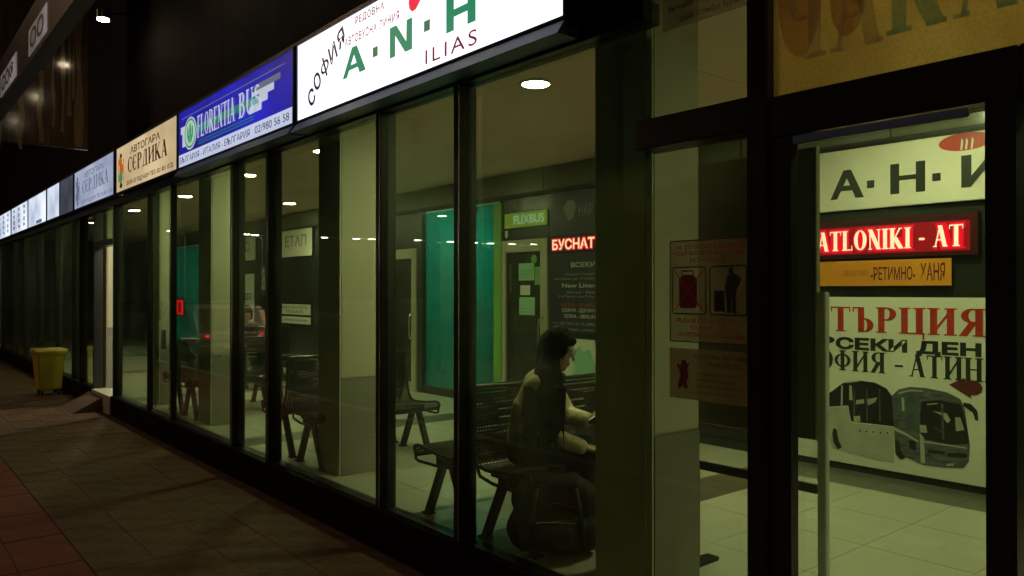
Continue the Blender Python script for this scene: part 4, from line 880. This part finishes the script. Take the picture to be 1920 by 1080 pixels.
def head(mb, c, fwd, s=1.0, tilt=-.15):
    f = Vector((fwd[0], fwd[1], 0)).normalized(); l = Vector((-f.y, f.x, 0)); z = Vector((0, 0, 1))
    f2 = (f + z * tilt).normalized(); z2 = f2.cross(l) * 1.0; z2 = l.cross(f2) * -1 if z2.z < 0 else z2
    P = lambda a, b, h: Vector(c) + (f2 * a + l * b + z2 * h) * s
    rot = Matrix((f2, l, z2)).transposed()
    ellipsoid(mb, P(-.008, 0, .022), (.092 * s, .074 * s, .088 * s), rot)
    ellipsoid(mb, P(.022, 0, -.035), (.062 * s, .056 * s, .075 * s), rot)
    ellipsoid(mb, P(.062, 0, -.088), (.022 * s, .024 * s, .020 * s), rot, 10, 8)   # chin
    capsule(mb, P(.086, 0, .012), P(.106, 0, -.022), .008 * s, .012 * s, 8)         # nose
    ellipsoid(mb, P(.086, 0, -.052), (.012 * s, .024 * s, .007 * s), rot, 10, 8); ellipsoid(mb, P(.082, 0, -.065), (.012 * s, .021 * s, .008 * s), rot, 10, 8)   # lips
    ellipsoid(mb, P(.080, 0, .034), (.014 * s, .050 * s, .010 * s), rot, 10, 8)     # brow
    for sg in (-1, 1):
        ellipsoid(mb, P(.058, sg * .036, -.022), (.022 * s, .020 * s, .020 * s), rot, 10, 8)
        ellipsoid(mb, P(-.004, sg * .076, -.012), (.018 * s, .009 * s, .030 * s), rot, 10, 8)
    return P, rot
def hip_frame(loc, fdir):
    return math.atan2(fdir[1], fdir[0])

# seated person with long hair -- local x forward, y to the person's left, z up from the floor
def seated(name_lab, loc, heading, hair_long=True, top='jacket', scale=1.0, group=None, hd=(1, .18), detail=True):
    r = empty('person', loc, (0, 0, heading), label=name_lab, cat='person', group=group); r.scale = (scale,) * 3
    b = MB(); vox = .011 if detail else .014
    Z = lambda z: z
    hipz = .52
    sh = [(.155, sg * .155, .86) for sg in (-1, 1)]
    capsule(b, (.07, 0, hipz), (.10, 0, .68), .115, .10); capsule(b, (.10, 0, .68), (.15, 0, .84), .10, .105)
    capsule(b, sh[0], sh[1], .055, .055); capsule(b, (.155, 0, .86), (.205, 0, .955), .058, .048)
    P, rot = head(b, (.235, 0, 1.055), hd, 1.0, -.32)
    legs = []
    for sg in (-1, 1):
        hip = (.07, sg * .085, hipz - .01); kn = (.42, sg * .10, .49); an = (.38, sg * .11, .09)
        capsule(b, hip, kn, .088, .060); capsule(b, kn, an, .056, .036); capsule(b, (an[0] - .03, an[1], .045), (an[0] + .14, an[1] + sg * .02, .035), .036, .03)
        legs.append((hip, kn, an))
    # right arm lies along the lap, left hand holds the phone
    elR = (.20, -.235, .63); wrR = (.405, -.16, .545); elL = (.26, .20, .66); wrL = (.40, .06, .66)
    capsule(b, sh[0], elR, .046, .036); capsule(b, elR, wrR, .036, .024); capsule(b, sh[1], elL, .046, .036); capsule(b, elL, wrL, .036, .024)
    hand(b, wrR, (1, .25, -.15), (0, .1, -1), (.1, 1, .1), .45); hand(b, wrL, (.75, -.6, .15), (-.3, -.5, .8), (.3, .2, .8), .75)
    organic(b, 'body', M['skin'], r, .0065 if detail else .012, 5 if detail else 3)
    # trousers
    t_ = MB(); capsule(t_, (.06, 0, hipz - .01), (.08, 0, .60), .130, .115)
    for hip, kn, an in legs: capsule(t_, hip, kn, .102, .074); capsule(t_, kn, (an[0], an[1], .13), .070, .055)
    organic(t_, 'trousers', M['trousers'], r, vox, 6)
    for hip, kn, an in legs:
        s_ = MB(); capsule(s_, (an[0] - .035, an[1], .05), (an[0] + .15, an[1] + (.02 if an[1] > 0 else -.02), .038), .047, .040); capsule(s_, (an[0], an[1], .05), (an[0], an[1], .13), .046, .044)
        organic(s_, 'shoe', M['rubber'], r, vox, 4)
    j = MB(); capsule(j, (.07, 0, .57), (.09, 0, .70), .132, .122); capsule(j, (.09, 0, .70), (.145, 0, .84), .122, .115); capsule(j, sh[0], sh[1], .078, .078)
    for s0, el, wr in ((sh[0], elR, wrR), (sh[1], elL, wrL)):
        m_ = tuple(el[i] * .08 + wr[i] * .92 for i in range(3)); capsule(j, s0, el, .072, .060); capsule(j, el, m_, .060, .046)
    organic(j, 'jacket', M[top], r, vox, 5)
    h = MB(); C = Vector((.235, 0, 1.055))
    capsule(h, P(-.02, 0, .035), P(-.012, 0, .05), .094, .088, 18); ellipsoid(h, P(.035, 0, .072), (.060, .066, .034), rot)
    for sg in (-1, 1): capsule(h, P(-.005, sg * .052, .03), P(-.01, sg * .058, -.05), .044, .040); ellipsoid(h, P(.045, sg * .062, .02), (.032, .016, .050), rot)
    capsule(h, P(-.05, 0, .0), P(-.04, 0, -.08), .070, .064)
    if hair_long:
        capsule(h, (.20, -.05, .99), (.21, -.13, .90), .064, .084); capsule(h, (.21, -.13, .90), (.235, -.20, .80), .084, .082); capsule(h, (.235, -.20, .80), (.245, -.235, .70), .082, .070); capsule(h, (.245, -.235, .70), (.24, -.262, .62), .068, .040)
        capsule(h, (.19, .0, .98), (.165, -.03, .90), .068, .070); capsule(h, (.165, -.03, .90), (.15, -.14, .80), .070, .064); capsule(h, (.15, -.14, .80), (.155, -.215, .70), .064, .045); capsule(h, (.155, -.215, .70), (.17, -.25, .62), .045, .02)
        for k in range(44):
            u = random.random(); x_ = .10 + .21 * u
            capsule(h, (x_, -.17 - .06 * random.random(), .86), (x_ - .03 + .05 * random.random(), -.285 - .02 * random.random(), .52 + .16 * random.random()), .018, .005, 6)
    organic(h, 'hair', M['hair'], r, .008 if detail else .012, 3)
    if detail:
        sc = MB(); 
        for a_ in range(0, 360, 30): capsule(sc, (.20 + .062 * math.cos(R(a_)), .07 * math.sin(R(a_)), .925 - .03 * math.cos(R(a_))), (.20 + .062 * math.cos(R(a_ + 30)), .07 * math.sin(R(a_ + 30)), .925 - .03 * math.cos(R(a_ + 30))), .030, .030, 8)
        organic(sc, 'scarf', M['scarf'], r, .010, 3)
        g = MB()
        for sg in (-1, 1):
            pts = [tuple(P(.094, sg * (.032 + .021 * math.cos(R(a_))), .010 + .018 * math.sin(R(a_)))) for a_ in range(0, 360, 30)]; g.tube(pts, .0018, 5, close=True)
            g.tube([tuple(P(.093, sg * .053, .012)), tuple(P(.0, sg * .078, .012))], .0018, 5)
        g.build('glasses', M['chrome'], r)
        for sg in (-1, 1):
            e = MB(); ellipsoid(e, P(.079, sg * .031, .010), (.011, .012, .010)); e.build('eye', M['white_plastic'], r, smooth=True)
    return r
pers = seated('seated person with long dark hair and beige fleece jacket looking at a phone', (2.83, 3.36, FLOOR - .01), math.atan2(-.80, .60), hd=(1, -.10))
ph = empty('phone', (0, 0, 0), label='small glowing phone held in front of the seated person', cat='phone')
ph.parent = None
hm = Matrix.Translation((2.83, 3.36, FLOOR - .01)) @ Matrix.Rotation(math.atan2(-.80, .60), 4, 'Z')
pos = hm @ Vector((.47, .0, .70)); ph.location = pos; ph.rotation_euler = (R(0), R(-35), math.atan2(-.80, .60))
MB().box(-.07, .07, -.035, .035, -.005, .004).build('case', M['rubber'], ph, bevel=.004); MB().box(-.062, .062, -.031, .031, .0042, .005).build('screen', M['screen'], ph)
seated('distant seated person in dark clothes seen in the narrow pane', (4.22, 11.35, FLOOR - .01), math.atan2(-1, .05), hair_long=False, top='shirt_dark', detail=False, hd=(1, -.2))

# bag beside the person
bg_ = empty('backpack', (2.78, 2.98, FLOOR), (0, 0, R(48)), label='large black backpack standing on the floor by the seated person', cat='backpack')
b = MB(); capsule(b, (0, -.13, .13), (0, .13, .13), .13, .13, 16); capsule(b, (0, -.12, .28), (0, .12, .28), .115, .115, 16); capsule(b, (-.02, -.08, .35), (-.02, .08, .35), .08, .08, 14); capsule(b, (-.10, -.09, .16), (-.10, .09, .16), .07, .07)
ellipsoid(b, (0, -.05, .10), (.15, .17, .10)); ellipsoid(b, (.0, .06, .2), (.13, .15, .16))
organic(b, 'body', M['bag'], bg_, .012, 5)
MB().tube([(-.13, -.10, .27), (-.145, 0, .30), (-.13, .10, .27)], .004, 6).build('zip', M['ink_red'], bg_)
MB().tube([(-.165, -.09, .20), (-.178, 0, .215), (-.165, .09, .20)], .003, 6).build('zip', M['chrome'], bg_)
MB().tube([(-.02, -.05, .42), (-.02, -.035, .455), (-.02, .035, .455), (-.02, .05, .42)], .010, 8).build('grab_handle', M['bag'], bg_, smooth=True)
MB().tube([(-.10, -.10, .36), (-.16, -.12, .25), (-.15, -.14, .08)], .016, 8).build('strap', M['bag'], bg_, smooth=True)

MB().box(-.20, -.135, -.11, .11, .07, .22).build('front_pocket', M['bag'], bg_, bevel=.03, smooth=True, seg=3)
MB().tube([(-.205, -.10, .215), (-.21, 0, .222), (-.205, .10, .215)], .0035, 6).build('zip', M['chrome'], bg_)
MB().tube([(-.10, .10, .36), (-.16, .12, .25), (-.15, .14, .08)], .016, 8).build('strap', M['bag'], bg_, smooth=True)
for yy in (-.12, .12): MB().box(-.178, -.160, yy - .014, yy + .014, .20, .235).build('buckle', M['trim'], bg_, bevel=.003)
# paper slip hanging on the bench end
s = face('paper_slip', 2.57, 9.32, .95, label='small white paper slip taped inside the glass above the far bench', cat='paper')
slab(0, .18, 0, .22, -.002, 0).build('sheet', M['paper_w'], s)

# ------------------------------------------------------------------ yellow bin
bn = empty('yellow_bin', (2.17, 13.9, 0), (0, 0, R(4)), label='small yellow wheeled grit bin standing on the pavement by the glass', cat='bin'); bn.scale = (.74, .74, .93)
bt, tp_ = .20, .25
V = [(-bt, -bt * 1.05, .09), (bt, -bt * 1.05, .09), (bt, bt * 1.05, .09), (-bt, bt * 1.05, .09), (-tp_, -tp_ * 1.05, .68), (tp_, -tp_ * 1.05, .68), (tp_, tp_ * 1.05, .68), (-tp_, tp_ * 1.05, .68)]
mb = MB(); mb.v = V; mb.f = [[0, 3, 2, 1], [4, 5, 6, 7], [0, 1, 5, 4], [1, 2, 6, 5], [2, 3, 7, 6], [3, 0, 4, 7]]; mb.build('tub', M['yellow_bin'], bn, bevel=.02)
MB().box(-.275, .275, -.29, .29, .665, .705).build('rim', M['yellow_bin'], bn, bevel=.012)
mb = MB().prism([(-.285, .706), (.285, .706), (.285, .735), (.22, .775), (-.22, .765), (-.285, .73)], -.30, .30, 'x'); mb.build('lid', M['yellow_bin'], bn, bevel=.010)
for sx in (-1, 1):
    for sy in (-1, 1): MB().tube([(sx * .15 - .015, sy * .15, .045), (sx * .15 + .015, sy * .15, .045)], .044, 14).build('wheel', M['rubber'], bn); MB().box(sx * .15 - .022, sx * .15 + .022, sy * .15 - .02, sy * .15 + .02, .05, .10).build('castor_fork', M['leg'], bn)

# ------------------------------------------------------------------ overhead sign beam and brown panel, upper left
be = empty('overhead_sign_beam', (.92, 5, 3.28), label='dark overhead beam with grey sign boxes running along the pavement, top left', cat='sign beam')
MB().box(.0, .10, -4, 6, .02, .42).build('beam', M['black'], be, bevel=.004)
for k, (a, b, tx) in enumerate(((.97, 1.72, 'ОО'), (2.35, 3.3, 'СОФ'), (3.9, 5.2, 'НОВО'))):
    o_ = face('sign_face', 0, 0, 0); o_.parent = be; o_.location = (-.006, b, .07)
    slab(0, b - a, 0, .19, -.005, 0).build('sign_panel', M['beam_face'], o_); text(tx, .08, (b - a) * .88, .025, .165, .002, M['ink'], o_, bold=.03)
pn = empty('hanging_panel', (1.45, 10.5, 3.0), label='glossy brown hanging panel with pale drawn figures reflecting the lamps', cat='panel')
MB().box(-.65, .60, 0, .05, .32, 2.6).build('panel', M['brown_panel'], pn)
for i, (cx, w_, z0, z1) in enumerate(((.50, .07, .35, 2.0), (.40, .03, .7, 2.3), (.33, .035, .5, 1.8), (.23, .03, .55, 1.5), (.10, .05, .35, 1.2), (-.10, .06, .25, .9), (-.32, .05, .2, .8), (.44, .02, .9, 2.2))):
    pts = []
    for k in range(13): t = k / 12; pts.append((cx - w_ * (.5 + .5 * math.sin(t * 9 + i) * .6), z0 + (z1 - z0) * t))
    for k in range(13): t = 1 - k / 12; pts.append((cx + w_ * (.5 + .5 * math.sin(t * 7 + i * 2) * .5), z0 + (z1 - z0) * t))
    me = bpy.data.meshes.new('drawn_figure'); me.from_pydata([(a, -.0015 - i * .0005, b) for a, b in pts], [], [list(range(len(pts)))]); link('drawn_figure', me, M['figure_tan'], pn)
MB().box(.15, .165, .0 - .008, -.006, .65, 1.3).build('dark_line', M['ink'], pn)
MB().box(.60, 1.0, 0, .05, 2.3, 2.36).build('bracket', M['black'], pn)
for k, (y_, lab) in enumerate(((9.4, 'outdoor lamp glowing under the eaves beside the brown panel'), (7.2, 'outdoor lamp over the pavement, mirrored in the brown panel, second'), (5.0, 'outdoor lamp over the pavement, mirrored in the brown panel, third'))):
    l_ = empty('outdoor_lamp', (1.98, y_, 4.6), label=lab, cat='lamp', group='wall lamps over the pavement')
    MB().cyl(0, 0, -.015, .0, .06).build('lens', M['lampcan'], l_); MB().cyl(0, 0, .001, .09, .07).build('housing', M['black'], l_); MB().tube([(0, 0, .06), (.30, 0, .12), (.46, 0, .12)], .015, 8).build('arm', M['darkwall'], l_)

# ------------------------------------------------------------------ street behind the camera (seen mirrored in the glass, lights the pavement)
def street_lamp(x, y, h, lens, lab, grp, r=.16, toward=0):
    l_ = empty('street_lamp', (x, y, -.14), (0, 0, toward), label=lab, cat='street lamp', group=grp)
    MB().tube([(0, 0, 0), (0, 0, h * .5), (0, 0, h), (.35, 0, h + .35), (1.2, 0, h + .4)], [.09, .07, .055, .045, .04], 10).build('pole', M['concrete'], l_, smooth=True)
    MB().box(1.1, 1.75, -.13, .13, h + .36, h + .47).build('lamp_head', M['black'], l_, bevel=.02); MB().box(1.2, 1.7, -r / 1.4, r / 1.4, h + .335, h + .359).build('lens', M[lens], l_)
street_lamp(-6.5, -2.5, 7.0, 'lampstreet', 'sodium street lamp across the road behind the camera', 'sodium street lamps', .3)
street_lamp(-6.5, 15, 7.0, 'lampstreet', 'sodium street lamp across the road farther along', 'sodium street lamps', .3)
for k, px in enumerate((345, 490, 512, 640, 700, 728, 805, 872, 915, 950, 985, 1018)):
    u = (px - 960) / 1450; t = 62; X = t * (.64 + .768 * u); Y = t * (.768 - .64 * u); py = 437 + (px - 340) * .035
    z = 1.6 + (547 - py) * t / 1450
    street_lamp(4.92 - X, Y, z - .3 + .14, 'lampfar', 'distant white street lamp mirrored in the glass front', 'distant row of white street lamps', .17, R(random.uniform(-30, 30)))
tag(MB().box(-140, -20, -60, 160, -.31, -.16).build('ground', M['asphalt']), kind='structure')

# parked car on the road, its lights mirrored in the glass
car = empty('parked_car', (-1.25, 19.2, -.14), label='silver estate car parked along the kerb with tail lights on', cat='car')
sec = [(-2.1, .35), (-2.15, .62), (-2.08, .88), (-1.75, 1.38), (-1.5, 1.46), (.1, 1.46), (.85, 1.0), (1.95, .86), (2.15, .62), (2.1, .32)]
MB().prism(sec, -.82, .82, 'x').build('body', M['car_paint'], car, bevel=.07, seg=3)
for sx in (-1, 1):
    MB().prism([(-1.62, .95), (-1.45, 1.34), (.02, 1.34), (.62, .98)], sx * .823, sx * .829, 'x').build('side_window', M['bus_glass'], car)
    MB().box(sx * .60 - .035, sx * .60 + .035, -2.17, -2.12, .76, .80).build('tail_light', M['tail'], car, bevel=.01); MB().box(sx * .58 - .15, sx * .58 + .15, 2.12, 2.17, .58, .70).build('headlight', M['white_plastic'], car, bevel=.01)
    for yy in (-1.35, 1.35):
        w_ = MB().tube([(sx * .70, yy, .32), (sx * .86, yy, .32)], .32, 24).build('wheel', M['rubber'], car); w_ = MB().tube([(sx * .861, yy, .32), (sx * .87, yy, .32)], .2, 20).build('rim', M['chrome'], car)
MB().prism([(-2.085, .95), (-1.80, 1.34), (-1.785, 1.36), (-2.11, .95)], -.66, .66, 'x').build('rear_window', M['bus_glass'], car)
MB().box(-.25, .25, -2.19, -2.16, .50, .61).build('number_plate', M['white_plastic'], car)
# dark building over the road
ob = empty('opposite_building', (-19, 10, -.14), label='dark apartment block across the road behind the camera', cat='building')
MB().box(-8, 0, -28, 26, 0, 3.9).build('wall', M['darkwall'], ob)
for k in range(12):
    MB().box(.0, .03, -26 + k * 4.2, -24 + k * 4.2, 1.0, 2.4).build('window', M['bus_glass'], ob)
